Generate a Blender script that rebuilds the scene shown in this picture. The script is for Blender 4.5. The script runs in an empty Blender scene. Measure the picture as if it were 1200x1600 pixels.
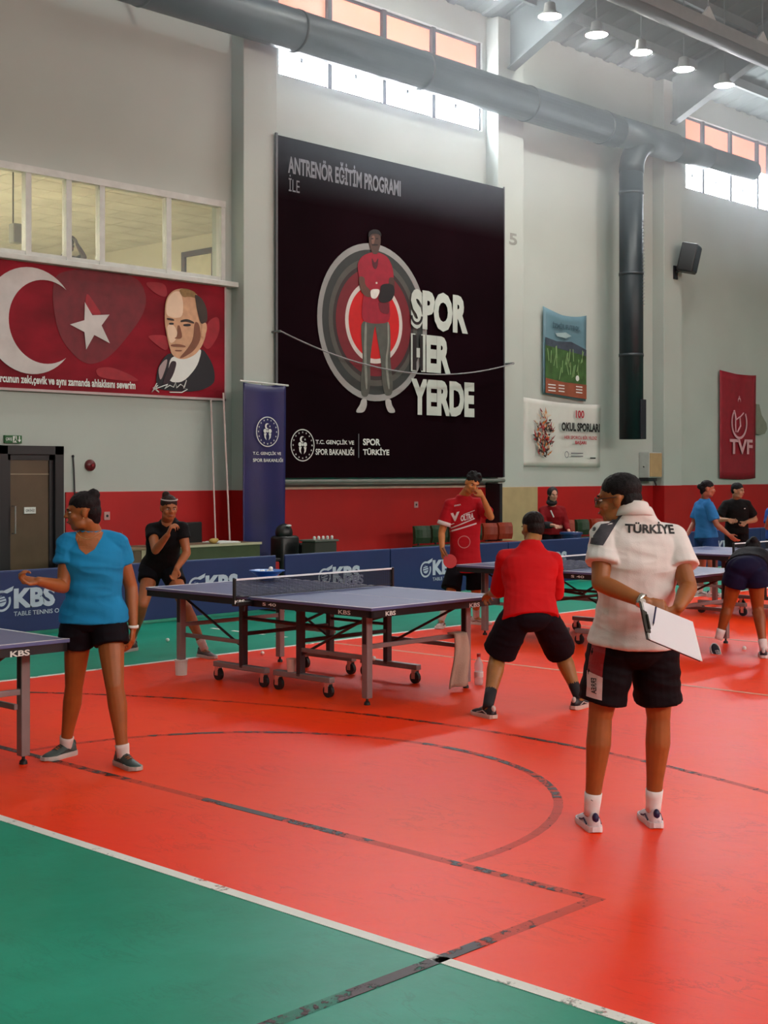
import bpy, bmesh, math, random
from mathutils import Vector, Matrix, noise
from mathutils.bvhtree import BVHTree

S = bpy.context.scene
COL = S.collection
random.seed(7)
PI = math.pi

# ---------------------------------------------------------------- camera
cam_data = bpy.data.cameras.new('camera')
cam = bpy.data.objects.new('camera', cam_data)
COL.objects.link(cam)
cam_data.sensor_fit = 'VERTICAL'
cam_data.sensor_height = 36.0
cam_data.lens = 2165.0 / 1600.0 * 36.0
cam_data.shift_y = -60.0 / 1600.0
cam_data.clip_end = 200
cam.location = (0, 0, 1.75)
cam.rotation_euler = (PI / 2, 0, -math.atan2(2165.0, 2065.0))
S.camera = cam

# ---------------------------------------------------------------- world and exposure
world = bpy.data.worlds.new('world')
S.world = world
world.use_nodes = True
bg = world.node_tree.nodes['Background']
bg.inputs[0].default_value = (0.75, 0.87, 1.0, 1)
bg.inputs[1].default_value = 1.0
S.view_settings.view_transform = 'Standard'
S.view_settings.look = 'None'
S.view_settings.gamma = 1.0
S.view_settings.use_curve_mapping = False
S.view_settings.exposure = 0.48
WINDOW_POWER = 40.0       # panes of the high windows, visible side
OPPOSITE_POWER = 15.0     # panes of the windows behind the camera
LAMP_POWER = 130.0
HAZE = 0.018

# ---------------------------------------------------------------- materials
def lin(h):
    h = h.lstrip('#')
    out = []
    for i in (0, 2, 4):
        c = int(h[i:i + 2], 16) / 255.0
        out.append(c / 12.92 if c <= 0.04045 else ((c + 0.055) / 1.055) ** 2.4)
    return tuple(out) + (1.0,)

MATS = {}
def mat(name, hexc='#888888', rough=0.6, metal=0.0, vary=0.08, vscale=6.0, bump=0.0, bscale=40.0,
        emit=None, power=0.0, spec=0.5, trans=0.0, alpha=1.0, sss=0.0, stretch=None, coat=0.0):
    if name in MATS:
        return MATS[name]
    m = bpy.data.materials.new(name)
    MATS[name] = m
    m.use_nodes = True
    nt = m.node_tree
    b = nt.nodes['Principled BSDF']
    c = lin(hexc)
    tc = nt.nodes.new('ShaderNodeTexCoord')
    src = tc.outputs['Object']
    if stretch:
        mp = nt.nodes.new('ShaderNodeMapping')
        mp.inputs['Scale'].default_value = stretch
        nt.links.new(src, mp.inputs[0])
        src = mp.outputs[0]
    nz = nt.nodes.new('ShaderNodeTexNoise')
    nz.inputs['Scale'].default_value = vscale
    nz.inputs['Detail'].default_value = 5
    nt.links.new(src, nz.inputs['Vector'])
    cr = nt.nodes.new('ShaderNodeValToRGB')
    cr.color_ramp.elements[0].position = 0.3
    cr.color_ramp.elements[1].position = 0.7
    cr.color_ramp.elements[0].color = tuple(max(0, x * (1 - vary)) for x in c[:3]) + (1,)
    cr.color_ramp.elements[1].color = tuple(min(1, x * (1 + vary)) for x in c[:3]) + (1,)
    nt.links.new(nz.outputs['Fac'], cr.inputs[0])
    nt.links.new(cr.outputs[0], b.inputs['Base Color'])
    b.inputs['Roughness'].default_value = rough
    b.inputs['Metallic'].default_value = metal
    b.inputs['Specular IOR Level'].default_value = spec
    b.inputs['Transmission Weight'].default_value = trans
    b.inputs['Alpha'].default_value = alpha
    b.inputs['Coat Weight'].default_value = coat
    if sss:
        b.inputs['Subsurface Weight'].default_value = sss
        b.inputs['Subsurface Radius'].default_value = (0.02, 0.008, 0.005)
    if bump:
        n2 = nt.nodes.new('ShaderNodeTexNoise')
        n2.inputs['Scale'].default_value = bscale
        n2.inputs['Detail'].default_value = 4
        nt.links.new(src, n2.inputs['Vector'])
        bp = nt.nodes.new('ShaderNodeBump')
        bp.inputs['Strength'].default_value = bump
        bp.inputs['Distance'].default_value = 0.02
        nt.links.new(n2.outputs['Fac'], bp.inputs['Height'])
        nt.links.new(bp.outputs[0], b.inputs['Normal'])
    if emit:
        b.inputs['Emission Color'].default_value = lin(emit)
        b.inputs['Emission Strength'].default_value = power
    return m

def floor_material(name, hexa, hexb, hexscuff, rough):
    m = bpy.data.materials.new(name)
    m.use_nodes = True
    nt = m.node_tree
    L = nt.links.new
    b = nt.nodes['Principled BSDF']
    tc = nt.nodes.new('ShaderNodeTexCoord')
    n1 = nt.nodes.new('ShaderNodeTexNoise'); n1.inputs['Scale'].default_value = 0.7; n1.inputs['Detail'].default_value = 8
    n1.inputs['Roughness'].default_value = 0.65
    L(tc.outputs['Object'], n1.inputs['Vector'])
    mx = nt.nodes.new('ShaderNodeMix'); mx.data_type = 'RGBA'
    mx.inputs['A'].default_value = lin(hexa); mx.inputs['B'].default_value = lin(hexb)
    r1 = nt.nodes.new('ShaderNodeMapRange'); r1.inputs[1].default_value = 0.35; r1.inputs[2].default_value = 0.65
    L(n1.outputs['Fac'], r1.inputs[0]); L(r1.outputs[0], mx.inputs['Factor'])
    # scuffs: thin streaks where a distorted noise crosses its middle value
    mp = nt.nodes.new('ShaderNodeMapping'); mp.inputs['Scale'].default_value = (5.0, 1.6, 1); mp.inputs['Rotation'].default_value = (0, 0, 0.7)
    L(tc.outputs['Object'], mp.inputs[0])
    n2 = nt.nodes.new('ShaderNodeTexNoise'); n2.inputs['Scale'].default_value = 1.3; n2.inputs['Detail'].default_value = 9
    n2.inputs['Roughness'].default_value = 0.7; n2.inputs['Distortion'].default_value = 1.2
    L(mp.outputs[0], n2.inputs['Vector'])
    sub = nt.nodes.new('ShaderNodeMath'); sub.operation = 'SUBTRACT'; sub.inputs[1].default_value = 0.5
    L(n2.outputs['Fac'], sub.inputs[0])
    ab = nt.nodes.new('ShaderNodeMath'); ab.operation = 'ABSOLUTE'; L(sub.outputs[0], ab.inputs[0])
    r2 = nt.nodes.new('ShaderNodeMapRange'); r2.inputs[1].default_value = 0.0; r2.inputs[2].default_value = 0.02
    r2.inputs[3].default_value = 0.30; r2.inputs[4].default_value = 0.0
    L(ab.outputs[0], r2.inputs[0])
    n3 = nt.nodes.new('ShaderNodeTexNoise'); n3.inputs['Scale'].default_value = 2.2
    L(tc.outputs['Object'], n3.inputs['Vector'])
    r3 = nt.nodes.new('ShaderNodeMapRange'); r3.inputs[1].default_value = 0.45; r3.inputs[2].default_value = 0.62
    L(n3.outputs['Fac'], r3.inputs[0])
    mu = nt.nodes.new('ShaderNodeMath'); mu.operation = 'MULTIPLY'
    L(r2.outputs[0], mu.inputs[0]); L(r3.outputs[0], mu.inputs[1])
    m2 = nt.nodes.new('ShaderNodeMix'); m2.data_type = 'RGBA'
    m2.inputs['B'].default_value = lin(hexscuff)
    L(mx.outputs['Result'], m2.inputs['A']); L(mu.outputs[0], m2.inputs['Factor'])
    L(m2.outputs['Result'], b.inputs['Base Color'])
    r4 = nt.nodes.new('ShaderNodeMapRange'); r4.inputs[3].default_value = rough - 0.05; r4.inputs[4].default_value = rough + 0.1
    L(n1.outputs['Fac'], r4.inputs[0]); L(r4.outputs[0], b.inputs['Roughness'])
    bp = nt.nodes.new('ShaderNodeBump'); bp.inputs['Strength'].default_value = 0.12; bp.inputs['Distance'].default_value = 0.01
    n4 = nt.nodes.new('ShaderNodeTexNoise'); n4.inputs['Scale'].default_value = 9; n4.inputs['Detail'].default_value = 4
    L(tc.outputs['Object'], n4.inputs['Vector']); L(n4.outputs['Fac'], bp.inputs['Height']); L(bp.outputs[0], b.inputs['Normal'])
    b.inputs['Specular IOR Level'].default_value = 0.12
    return m

def worn_paint(name, hexc, wear):
    """line paint or tape that has flaked off in places"""
    m = bpy.data.materials.new(name)
    m.use_nodes = True
    nt = m.node_tree
    b = nt.nodes['Principled BSDF']
    b.inputs['Base Color'].default_value = lin(hexc)
    b.inputs['Roughness'].default_value = 0.5
    tc = nt.nodes.new('ShaderNodeTexCoord')
    n = nt.nodes.new('ShaderNodeTexNoise'); n.inputs['Scale'].default_value = 11; n.inputs['Detail'].default_value = 7
    n.inputs['Roughness'].default_value = 0.7
    nt.links.new(tc.outputs['Object'], n.inputs['Vector'])
    n2 = nt.nodes.new('ShaderNodeTexNoise'); n2.inputs['Scale'].default_value = 0.9
    nt.links.new(tc.outputs['Object'], n2.inputs['Vector'])
    ad = nt.nodes.new('ShaderNodeMath'); ad.operation = 'ADD'
    nt.links.new(n.outputs['Fac'], ad.inputs[0]); nt.links.new(n2.outputs['Fac'], ad.inputs[1])
    r = nt.nodes.new('ShaderNodeMapRange')
    r.inputs[1].default_value = wear - 0.03; r.inputs[2].default_value = wear + 0.03
    r.inputs[3].default_value = 0.12; r.inputs[4].default_value = 1.0
    nt.links.new(ad.outputs[0], r.inputs[0]); nt.links.new(r.outputs[0], b.inputs['Alpha'])
    return m

# ---------------------------------------------------------------- mesh helpers
ORG = {}

class MB:
    def __init__(self):
        self.v = []; self.f = []
    def add(self, vs, fs):
        o = len(self.v)
        self.v += [Vector(p) for p in vs]
        self.f += [tuple(i + o for i in q) for q in fs]
        return self
    def box(self, x0, x1, y0, y1, z0, z1, M=None):
        vs = [Vector((x, y, z)) for z in (z0, z1) for y in (y0, y1) for x in (x0, x1)]
        if M: vs = [M @ p for p in vs]
        return self.add(vs, [(0, 2, 3, 1), (4, 5, 7, 6), (0, 1, 5, 4), (2, 6, 7, 3), (0, 4, 6, 2), (1, 3, 7, 5)])
    def rbox(self, x0, x1, y0, y1, z0, z1, r=0.01, M=None):
        """box with chamfered edges"""
        bm = bmesh.new()
        bmesh.ops.create_cube(bm, size=1)
        for p in bm.verts:
            p.co = Vector(((x0 + x1) / 2 + p.co.x * (x1 - x0), (y0 + y1) / 2 + p.co.y * (y1 - y0), (z0 + z1) / 2 + p.co.z * (z1 - z0)))
        bmesh.ops.bevel(bm, geom=bm.edges[:], offset=r, segments=2, affect='EDGES', profile=0.5)
        if M: bm.transform(M)
        bm.verts.index_update()
        self.add([p.co.copy() for p in bm.verts], [tuple(q.index for q in fc.verts) for fc in bm.faces])
        bm.free()
        return self
    def tube(self, a, b, r0, r1=None, n=12, caps=True):
        a = Vector(a); b = Vector(b); r1 = r0 if r1 is None else r1
        d = (b - a).normalized()
        s = d.orthogonal().normalized(); t = d.cross(s)
        vs = []
        for c, r in ((a, r0), (b, r1)):
            for i in range(n):
                w = 2 * PI * i / n
                vs.append(c + (s * math.cos(w) + t * math.sin(w)) * r)
        fs = [(i, (i + 1) % n, n + (i + 1) % n, n + i) for i in range(n)]
        if caps: fs += [tuple(range(n - 1, -1, -1)), tuple(range(n, 2 * n))]
        return self.add(vs, fs)
    def path(self, pts, r, n=10, closed=False):
        pts = [Vector(p) for p in pts]
        rs = r if isinstance(r, (list, tuple)) else [r] * len(pts)
        vs = []; s = None
        for i, p in enumerate(pts):
            if closed: d = pts[(i + 1) % len(pts)] - pts[i - 1]
            else: d = pts[min(i + 1, len(pts) - 1)] - pts[max(i - 1, 0)]
            d.normalize()
            s = d.orthogonal() if s is None else s - d * s.dot(d)
            s.normalize(); t = d.cross(s)
            for j in range(n):
                w = 2 * PI * j / n
                vs.append(p + (s * math.cos(w) + t * math.sin(w)) * rs[i])
        fs = []
        m = len(pts)
        for i in range(m if closed else m - 1):
            for j in range(n):
                k = (i + 1) % m
                fs.append((i * n + j, i * n + (j + 1) % n, k * n + (j + 1) % n, k * n + j))
        if not closed: fs += [tuple(range(n - 1, -1, -1)), tuple(range((m - 1) * n, m * n))]
        return self.add(vs, fs)
    def ell(self, c, r, M=None, nu=14, nv=10):
        """ellipsoid, M a 3x3 matrix whose columns are its axes"""
        c = Vector(c); vs = []; fs = []
        r = Vector(r) if not isinstance(r, (int, float)) else Vector((r, r, r))
        for i in range(nv + 1):
            a = PI * i / nv
            for j in range(nu):
                b = 2 * PI * j / nu
                p = Vector((r.x * math.sin(a) * math.cos(b), r.y * math.sin(a) * math.sin(b), r.z * math.cos(a)))
                vs.append(c + (M @ p if M else p))
        for i in range(nv):
            for j in range(nu):
                q = [i * nu + j, (i + 1) * nu + j, (i + 1) * nu + (j + 1) % nu, i * nu + (j + 1) % nu]
                fs.append(tuple(q))
        return self.add(vs, fs)
    def cap(self, a, ra, b, rb, n=14):
        """tapered limb with round ends"""
        self.tube(a, b, ra, rb, n)
        self.ell(a, ra, None, n, 8); self.ell(b, rb, None, n, 8)
        return self
    def loft(self, rings):
        """closed skin through rings (lists of equal length)"""
        n = len(rings[0]); vs = [p for r in rings for p in r]; fs = []
        for i in range(len(rings) - 1):
            for j in range(n):
                fs.append((i * n + j, i * n + (j + 1) % n, (i + 1) * n + (j + 1) % n, (i + 1) * n + j))
        fs += [tuple(range(n - 1, -1, -1)), tuple(range((len(rings) - 1) * n, len(rings) * n))]
        return self.add(vs, fs)
    def lathe(self, prof, c=(0, 0, 0), n=20):
        c = Vector(c)
        rings = [[c + Vector((r * math.cos(2 * PI * j / n), r * math.sin(2 * PI * j / n), z)) for j in range(n)] for r, z in prof]
        return self.loft(rings)
    def prism(self, poly, y0, y1):
        """polygon of (x, z) given a thickness from y0 (front) to y1"""
        n = len(poly)
        if sum(poly[i][0] * poly[(i + 1) % n][1] - poly[(i + 1) % n][0] * poly[i][1] for i in range(n)) < 0: poly = poly[::-1]
        vs = [(x, y0, z) for x, z in poly] + [(x, y1, z) for x, z in poly]
        fs = [tuple(range(n)), tuple(range(2 * n - 1, n - 1, -1))]
        fs += [(i, n + i, n + (i + 1) % n, (i + 1) % n) for i in range(n)]
        return self.add(vs, fs)
    def flat(self, poly, z0, z1):
        """polygon of (x, y) lying on the ground"""
        n = len(poly)
        vs = [(x, y, z1) for x, y in poly] + [(x, y, z0) for x, y in poly]
        fs = [tuple(range(n)), tuple(range(2 * n - 1, n - 1, -1))]
        fs += [(i, n + i, n + (i + 1) % n, (i + 1) % n) for i in range(n)]
        return self.add(vs, fs)
    def build(self, name, m, parent=None, origin=None, smooth=False, fix=True):
        if parent is not None: o = ORG[parent]
        elif origin is not None: o = Vector(origin)
        else:
            xs = [p.x for p in self.v]; ys = [p.y for p in self.v]; zs = [p.z for p in self.v]
            o = Vector(((min(xs) + max(xs)) / 2, (min(ys) + max(ys)) / 2, min(zs)))
        me = bpy.data.meshes.new(name)
        me.from_pydata([p - o for p in self.v], [], self.f)
        if fix:
            bm = bmesh.new(); bm.from_mesh(me)
            bmesh.ops.recalc_face_normals(bm, faces=bm.faces[:])
            bm.to_mesh(me); bm.free()
        if m: me.materials.append(m)
        if smooth: me.polygons.foreach_set('use_smooth', [True] * len(me.polygons))
        return link(name, me, parent, o)

def link(name, me, parent, o):
    ob = bpy.data.objects.new(name, me)
    COL.objects.link(ob)
    ORG[ob] = Vector(o)
    if parent is not None: ob.parent = parent
    else: ob.location = o
    return ob

def tag(o, label=None, cat=None, group=None, kind=None):
    if label: o['label'] = label
    if cat: o['category'] = cat
    if group: o['group'] = group
    if kind: o['kind'] = kind
    return o

def thing(name, label, cat, loc, group=None):
    e = bpy.data.objects.new(name, None)
    e.empty_display_size = 0.1
    COL.objects.link(e)
    e.location = loc
    ORG[e] = Vector(loc)
    return tag(e, label, cat, group)

def struct(name, mb, m, parent=None, smooth=False):
    o = mb.build(name, m, parent, smooth=smooth)
    if parent is None: o['kind'] = 'structure'
    return o

def remeshed(name, mb, m, parent, voxel, it=8, fac=0.5, disp=None):
    """fuse overlapping closed shapes into one continuous skin"""
    me = bpy.data.meshes.new(name)
    me.from_pydata([tuple(p) for p in mb.v], [], mb.f)
    bm = bmesh.new(); bm.from_mesh(me)
    bmesh.ops.recalc_face_normals(bm, faces=bm.faces[:])
    bm.to_mesh(me); bm.free()
    t = bpy.data.objects.new('tmp', me)
    COL.objects.link(t)
    r = t.modifiers.new('r', 'REMESH'); r.mode = 'VOXEL'; r.voxel_size = voxel; r.use_smooth_shade = True
    if it:
        s = t.modifiers.new('s', 'SMOOTH'); s.factor = fac; s.iterations = it
    dg = bpy.context.evaluated_depsgraph_get()
    out = bpy.data.meshes.new_from_object(t.evaluated_get(dg))
    bpy.data.objects.remove(t); bpy.data.meshes.remove(me)
    if disp:
        out.calc_loop_triangles()
        nr = [Vector(v.normal) for v in out.vertices]
        for v, nn in zip(out.vertices, nr): v.co += nn * disp(v.co)
    o = ORG[parent]
    out.transform(Matrix.Translation(-o))
    out.name = name
    out.materials.clear(); out.materials.append(m)
    out.polygons.foreach_set('use_smooth', [True] * len(out.polygons))
    return link(name, out, parent, o)

def text_mesh(txt, bold=0.0):
    cu = bpy.data.curves.new('t', 'FONT')
    cu.body = txt; cu.offset = bold; cu.resolution_u = 3
    t = bpy.data.objects.new('t', cu)
    COL.objects.link(t)
    dg = bpy.context.evaluated_depsgraph_get()
    me = bpy.data.meshes.new_from_object(t.evaluated_get(dg))
    bpy.data.objects.remove(t); bpy.data.curves.remove(cu)
    vs = [v.co.copy() for v in me.vertices]; fs = [tuple(p.vertices) for p in me.polygons]
    bpy.data.meshes.remove(me)
    x0 = min(p.x for p in vs); x1 = max(p.x for p in vs); y0 = min(p.y for p in vs); y1 = max(p.y for p in vs)
    return [((p.x - x0) / (x1 - x0), (p.y - y0) / (y1 - y0)) for p in vs], fs

def wall_text(name, txt, x0, x1, z0, z1, Y, m, parent, bold=0.02, shear=0.0, fx=1):
    """lettering printed on a vertical face that looks towards -Y, stretched to a rectangle"""
    vs, fs = text_mesh(txt, bold)
    mb = MB()
    mb.add([(x0 + (x1 - x0) * a + shear * b, Y, z0 + (z1 - z0) * b) for a, b in vs], fs)
    return mb.build(name, m, parent, fix=False)

def face_text(name, txt, origin, ux, uz, w, h, m, parent, bold=0.02):
    """lettering on any flat face: origin is its lower left corner, ux / uz unit vectors"""
    vs, fs = text_mesh(txt, bold)
    origin = Vector(origin); ux = Vector(ux); uz = Vector(uz)
    mb = MB()
    mb.add([origin + ux * (w * a) + uz * (h * b) for a, b in vs], fs)
    return mb.build(name, m, parent, fix=False)

def drape(name, pts2d, faces, origin, ux, uz, dirn, target, m, parent, lift=0.003, cut=0.03):
    """flat print laid onto a curved garment: each point is cast along dirn onto the target mesh"""
    bm = bmesh.new()
    vv = [bm.verts.new((a, b, 0)) for a, b in pts2d]
    for q in faces:
        try: bm.faces.new([vv[i] for i in q])
        except ValueError: pass
    bmesh.ops.triangulate(bm, faces=bm.faces[:])
    for _ in range(6):
        e = [x for x in bm.edges if x.calc_length() > cut]
        if not e: break
        bmesh.ops.subdivide_edges(bm, edges=e, cuts=1)
        bmesh.ops.triangulate(bm, faces=bm.faces[:])
    tm = target.data; o = ORG[target]
    tree = BVHTree.FromPolygons([v.co + o for v in tm.vertices], [tuple(p.vertices) for p in tm.polygons])
    origin = Vector(origin); ux = Vector(ux); uz = Vector(uz); dirn = Vector(dirn).normalized()
    last = None
    bm.verts.index_update()
    co = []; hits = []
    for v in bm.verts:
        p = origin + ux * v.co.x + uz * v.co.y
        h = tree.ray_cast(p - dirn * 0.6, dirn, 1.5)
        hits.append(h[0]); co.append(p)
    good = [(i, h) for i, h in enumerate(hits) if h is not None]
    if not good: bm.free(); return None
    out = []
    for i, p in enumerate(co):
        h = hits[i]
        if h is None:
            j, hh = min(good, key=lambda t: (co[t[0]] - p).length)
            h = hh
        out.append(h - dirn * lift)
    mb = MB(); mb.add(out, [tuple(q.index for q in f.verts) for f in bm.faces])
    bm.free()
    return mb.build(name, m, parent, fix=False)

def copy_tree(o, loc=None, parent=None):
    c = o.copy(); COL.objects.link(c)
    if parent is not None: c.parent = parent
    if loc is not None: c.location = loc
    for ch in list(o.children): copy_tree(ch, None, c)
    return c

# common materials
M_white = mat('wall_paint', '#aeb6b0', 0.75, vary=0.05, vscale=0.6, bump=0.06, bscale=14)
M_red = mat('dado_red', '#ac0204', 0.55, vary=0.12, vscale=1.1, bump=0.05, bscale=8)
M_alu = mat('white_aluminium', '#c4c6c2', 0.4)
M_glass = mat('clear_glass', '#dfe8e6', 0.05, vary=0, alpha=0.10, spec=0.4)
M_dark = mat('dark_metal', '#15131a', 0.45)
M_print_w = mat('print_white', '#d9dcd8', 0.6, vary=0.03)
M_black = mat('black_plastic', '#0b0b0d', 0.4)

# ---------------------------------------------------------------- the hall
# room axes: X runs along the long wall, Y towards it, the camera stands at the origin
X0, X1, YB, YF = -6.0, 38.0, 17.0, -13.0
RED = floor_material('floor_red', '#ff3302', '#ff440a', '#9a1404', 0.36)
GREEN = floor_material('floor_green', '#068a6c', '#22a084', '#0a5a4c', 0.36)
fl = MB()
me_quads = [(X0, 3.75, YF, YB, 1), (3.75, X1, 10.39, YB, 1), (3.75, 28.0, YF, 10.39, 0), (28.0, X1, YF, 10.39, 1)]
for a, b, c, d, k in me_quads: fl.add([(a, c, 0), (b, c, 0), (b, d, 0), (a, d, 0)], [(0, 1, 2, 3)])
fo = fl.build('floor', None, None, origin=(0, 0, 0), fix=False)
fo.data.materials.append(RED); fo.data.materials.append(GREEN)
for p, q in zip(fo.data.polygons, me_quads): p.material_index = q[4]
fo['kind'] = 'structure'

LW = worn_paint('white_line_paint', '#e8e6df', 0.86)
LW2 = worn_paint('white_line_paint_thin', '#d98a6a', 0.84)
LB = worn_paint('black_line_tape', '#2a0f12', 1.04)
def line_x(x, y0, y1, w, m, name='floor_line'):
    return struct(name, MB().box(x - w / 2, x + w / 2, y0, y1, 0.0004, 0.0024), m)
def line_y(y, x0, x1, w, m, name='floor_line'):
    return struct(name, MB().box(x0, x1, y - w / 2, y + w / 2, 0.0004, 0.0024), m)
line_x(3.75, -6, 10.42, 0.06, LW)
line_y(10.39, 3.78, 28, 0.06, LW)
line_x(10.0, -6, 10.36, 0.05, LW2)
line_x(13.1, -6, 10.36, 0.05, LW2)
for i in range(5): line_x(10.0, 10.62 + i * 0.36, 10.79 + i * 0.36, 0.05, LW)
line_x(4.72, 3.33, 8.37, 0.055, LB)
line_y(3.3, -1.0, 4.75, 0.06, LB)
def arc(cx, cy, r, a0, a1, w, n=40):
    mb = MB()
    for i in range(n):
        a = a0 + (a1 - a0) * i / n; b = a0 + (a1 - a0) * (i + 1) / n
        q = [(cx + (r - w / 2) * math.cos(a), cy + (r - w / 2) * math.sin(a)), (cx + (r + w / 2) * math.cos(a), cy + (r + w / 2) * math.sin(a)),
             (cx + (r + w / 2) * math.cos(b), cy + (r + w / 2) * math.sin(b)), (cx + (r - w / 2) * math.cos(b), cy + (r - w / 2) * math.sin(b))]
        mb.flat(q, 0.0006, 0.0026)
    return struct('floor_line', mb, LB)
arc(4.87, 5.85, 1.81, -PI / 2 - 0.05, PI / 2 + 0.05, 0.05)
arc(0.7, 5.85, 6.6, -0.75, 0.72, 0.045, 60)

def holed_wall(name, x0, x1, z0, z1, y0, y1, holes, m):
    xs = sorted({x0, x1} | {h[0] for h in holes} | {h[1] for h in holes}); xs = [x for x in xs if x0 <= x <= x1]
    zs = sorted({z0, z1} | {h[2] for h in holes} | {h[3] for h in holes})
    mb = MB()
    for i in range(len(xs) - 1):
        for j in range(len(zs) - 1):
            cx = (xs[i] + xs[i + 1]) / 2; cz = (zs[j] + zs[j + 1]) / 2
            if any(h[0] < cx < h[1] and h[2] < cz < h[3] for h in holes): continue
            mb.box(xs[i], xs[i + 1], y0, y1, zs[j], zs[j + 1])
    return struct(name, mb, m)
HW = [(15.30, 20.55), (27.9, 33.0)]      # high windows of the back wall
ZH0, ZH1 = 8.32, 10.02
GAL = (5.0, 14.15, 4.78, 6.02)           # gallery window
DOOR = (10.12, 11.14, 0.0, 2.14)
holed_wall('wall_back', X0, X1, 0, 10.7, YB, YB + 0.3, [(a, b, ZH0, ZH1) for a, b in HW] + [GAL, DOOR], M_white)
OPP = [(-4, 3), (5, 12), (14, 21), (23, 30)]
holed_wall('wall_front', X0, X1, 0, 10.7, YF - 0.3, YF, [(a, b, 7.4, 10.02) for a, b in OPP], M_white)
struct('wall_left', MB().box(X0 - 0.3, X0, YF - 0.3, YB + 0.3, 0, 16.4), M_white)
struct('wall_right', MB().box(X1, X1 + 0.3, YF - 0.3, YB + 0.3, 0, 16.4), M_white)

# pillars standing proud of the back wall
PILLARS = [(1.0, 1.7), (7.6, 8.3), (14.30, 15.01), (20.67, 21.46), (26.50, 27.24), (33.0, 33.7)]
n_tr = 0
for a, b in PILLARS:
    n_tr += 1
    struct('trim_%d' % n_tr, MB().rbox(a, b, 16.7, 17.02, 0, 10.5, 0.012), M_white)
# red dado: thin padding on the wall and round the pillars
def dado(a, b, y, top=1.485):
    global n_tr
    n_tr += 1
    p = MB().rbox(a, b, y - 0.03, y, 0.0, top, 0.008)
    return struct('trim_%d' % n_tr, p, M_red)
DZ = [(X0, 1.0), (1.7, 7.6), (8.3, 10.0), (11.2, 14.3), (15.01, 20.67), (21.46, 26.5), (27.24, 33.0), (33.7, X1)]
for a, b in DZ: dado(a, b, YB)
for a, b in PILLARS:
    if a == 20.67: continue
    dado(a - 0.03, b + 0.03, 16.7)
    n_tr += 1
    struct('trim_%d' % n_tr, MB().box(a - 0.03, a, 16.7, 17, 0, 1.485), M_red)
    n_tr += 1
    struct('trim_%d' % n_tr, MB().box(b, b + 0.03, 16.7, 17, 0, 1.485), M_red)
M_beige = mat('bare_plaster', '#a9946c', 0.8, vary=0.1, vscale=3)
n_tr += 1
struct('trim_%d' % n_tr, MB().rbox(20.70, 21.86, 16.66, 16.7, 0, 1.49, 0.006), M_beige)
n_tr += 1
struct('trim_%d' % n_tr, MB().box(20.62, 20.70, 16.62, 16.98, 0, 1.56), M_dark)
n_tr += 1   # pale strip where padding meets paint
struct('trim_%d' % n_tr, MB().box(15.05, 20.6, 16.955, 17, 1.49, 1.53), mat('pale_strip', '#d8b4a4', 0.6))

# roof: two slopes, rafters at the pillars, purlins between
M_roof = mat('roof_sheet', '#5e6866', 0.7, vary=0.06, vscale=0.8)
M_steel = mat('painted_steel', '#626b6a', 0.55, vary=0.06)
YR, ZR, ZE, SL = 2.0, 15.36, 10.45, 0.32
def slab(name, ya, za, yb, zb):
    mb = MB()
    n = 88; w = (X1 - X0 + 0.6) / n
    for i in range(n):     # trapezoidal sheet, one rib every half metre
        x = X0 - 0.3 + i * w
        h = 0.03
        prof = [(x, 0), (x + w * .35, 0), (x + w * .45, h), (x + w * .9, h), (x + w, 0)]
        for (p, q), (r, s) in zip(prof, prof[1:]):
            mb.add([(p, ya, za + q), (r, ya, za + s), (r, yb, zb + s), (p, yb, zb + q)], [(0, 1, 2, 3)])
    mb.add([(X0 - .3, ya, za + .15), (X1 + .3, ya, za + .15), (X1 + .3, yb, zb + .15), (X0 - .3, yb, zb + .15)], [(0, 1, 2, 3)])
    return struct(name, mb, M_roof)
slab('ceiling', YB + .3, ZE, YR, ZR)
slab('ceiling', YF - .3, ZE, YR, ZR)
raf = [(1.35), (7.95), 14.65, 21.06, 26.87, 33.35]
for x in raf:
    for sgn in (1, -1):
        ys = YB if sgn > 0 else YF
        mb = MB()
        # haunched rafter: lower edge 0.75 m below the sheet, I-section
        def sec(y, z0, z1):
            return [Vector((x - .12, y, z0)), Vector((x + .12, y, z0)), Vector((x + .12, y, z0 + .03)), Vector((x + .02, y, z0 + .03)),
                    Vector((x + .02, y, z1 - .03)), Vector((x + .12, y, z1 - .03)), Vector((x + .12, y, z1)), Vector((x - .12, y, z1)),
                    Vector((x - .12, y, z1 - .03)), Vector((x - .02, y, z1 - .03)), Vector((x - .02, y, z0 + .03)), Vector((x - .12, y, z0 + .03))]
        e = ys - sgn * 0.3
        def roofz(y): return ZE + (YB + .3 - y) * (ZR - ZE) / (YB + .3 - YR) if sgn > 0 else ZE + (y - YF + .3) * (ZR - ZE) / (YR - YF + .3)
        pts = [(e, roofz(e) - 1.1), (ys - sgn * 3.2, roofz(ys - sgn * 3.2) - .62), (YR, ZR - .6)]
        mb.loft([sec(y, z, roofz(y) - .02) for y, z in pts])
        n_tr += 1
        struct('trim_%d' % n_tr, mb, M_steel)
for sgn in (1, -1):
    for i in range(10):
        y = (YB - 0.9 - i * 1.45) if sgn > 0 else (YF + 0.9 + i * 1.45)
        z = ZE + abs((YB + .3 if sgn > 0 else YF - .3) - y) * 0.321 - 0.2
        n_tr += 1
        struct('trim_%d' % n_tr, MB().box(X0, X1, y - .04, y + .04, z, z + .2), M_steel)

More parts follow.
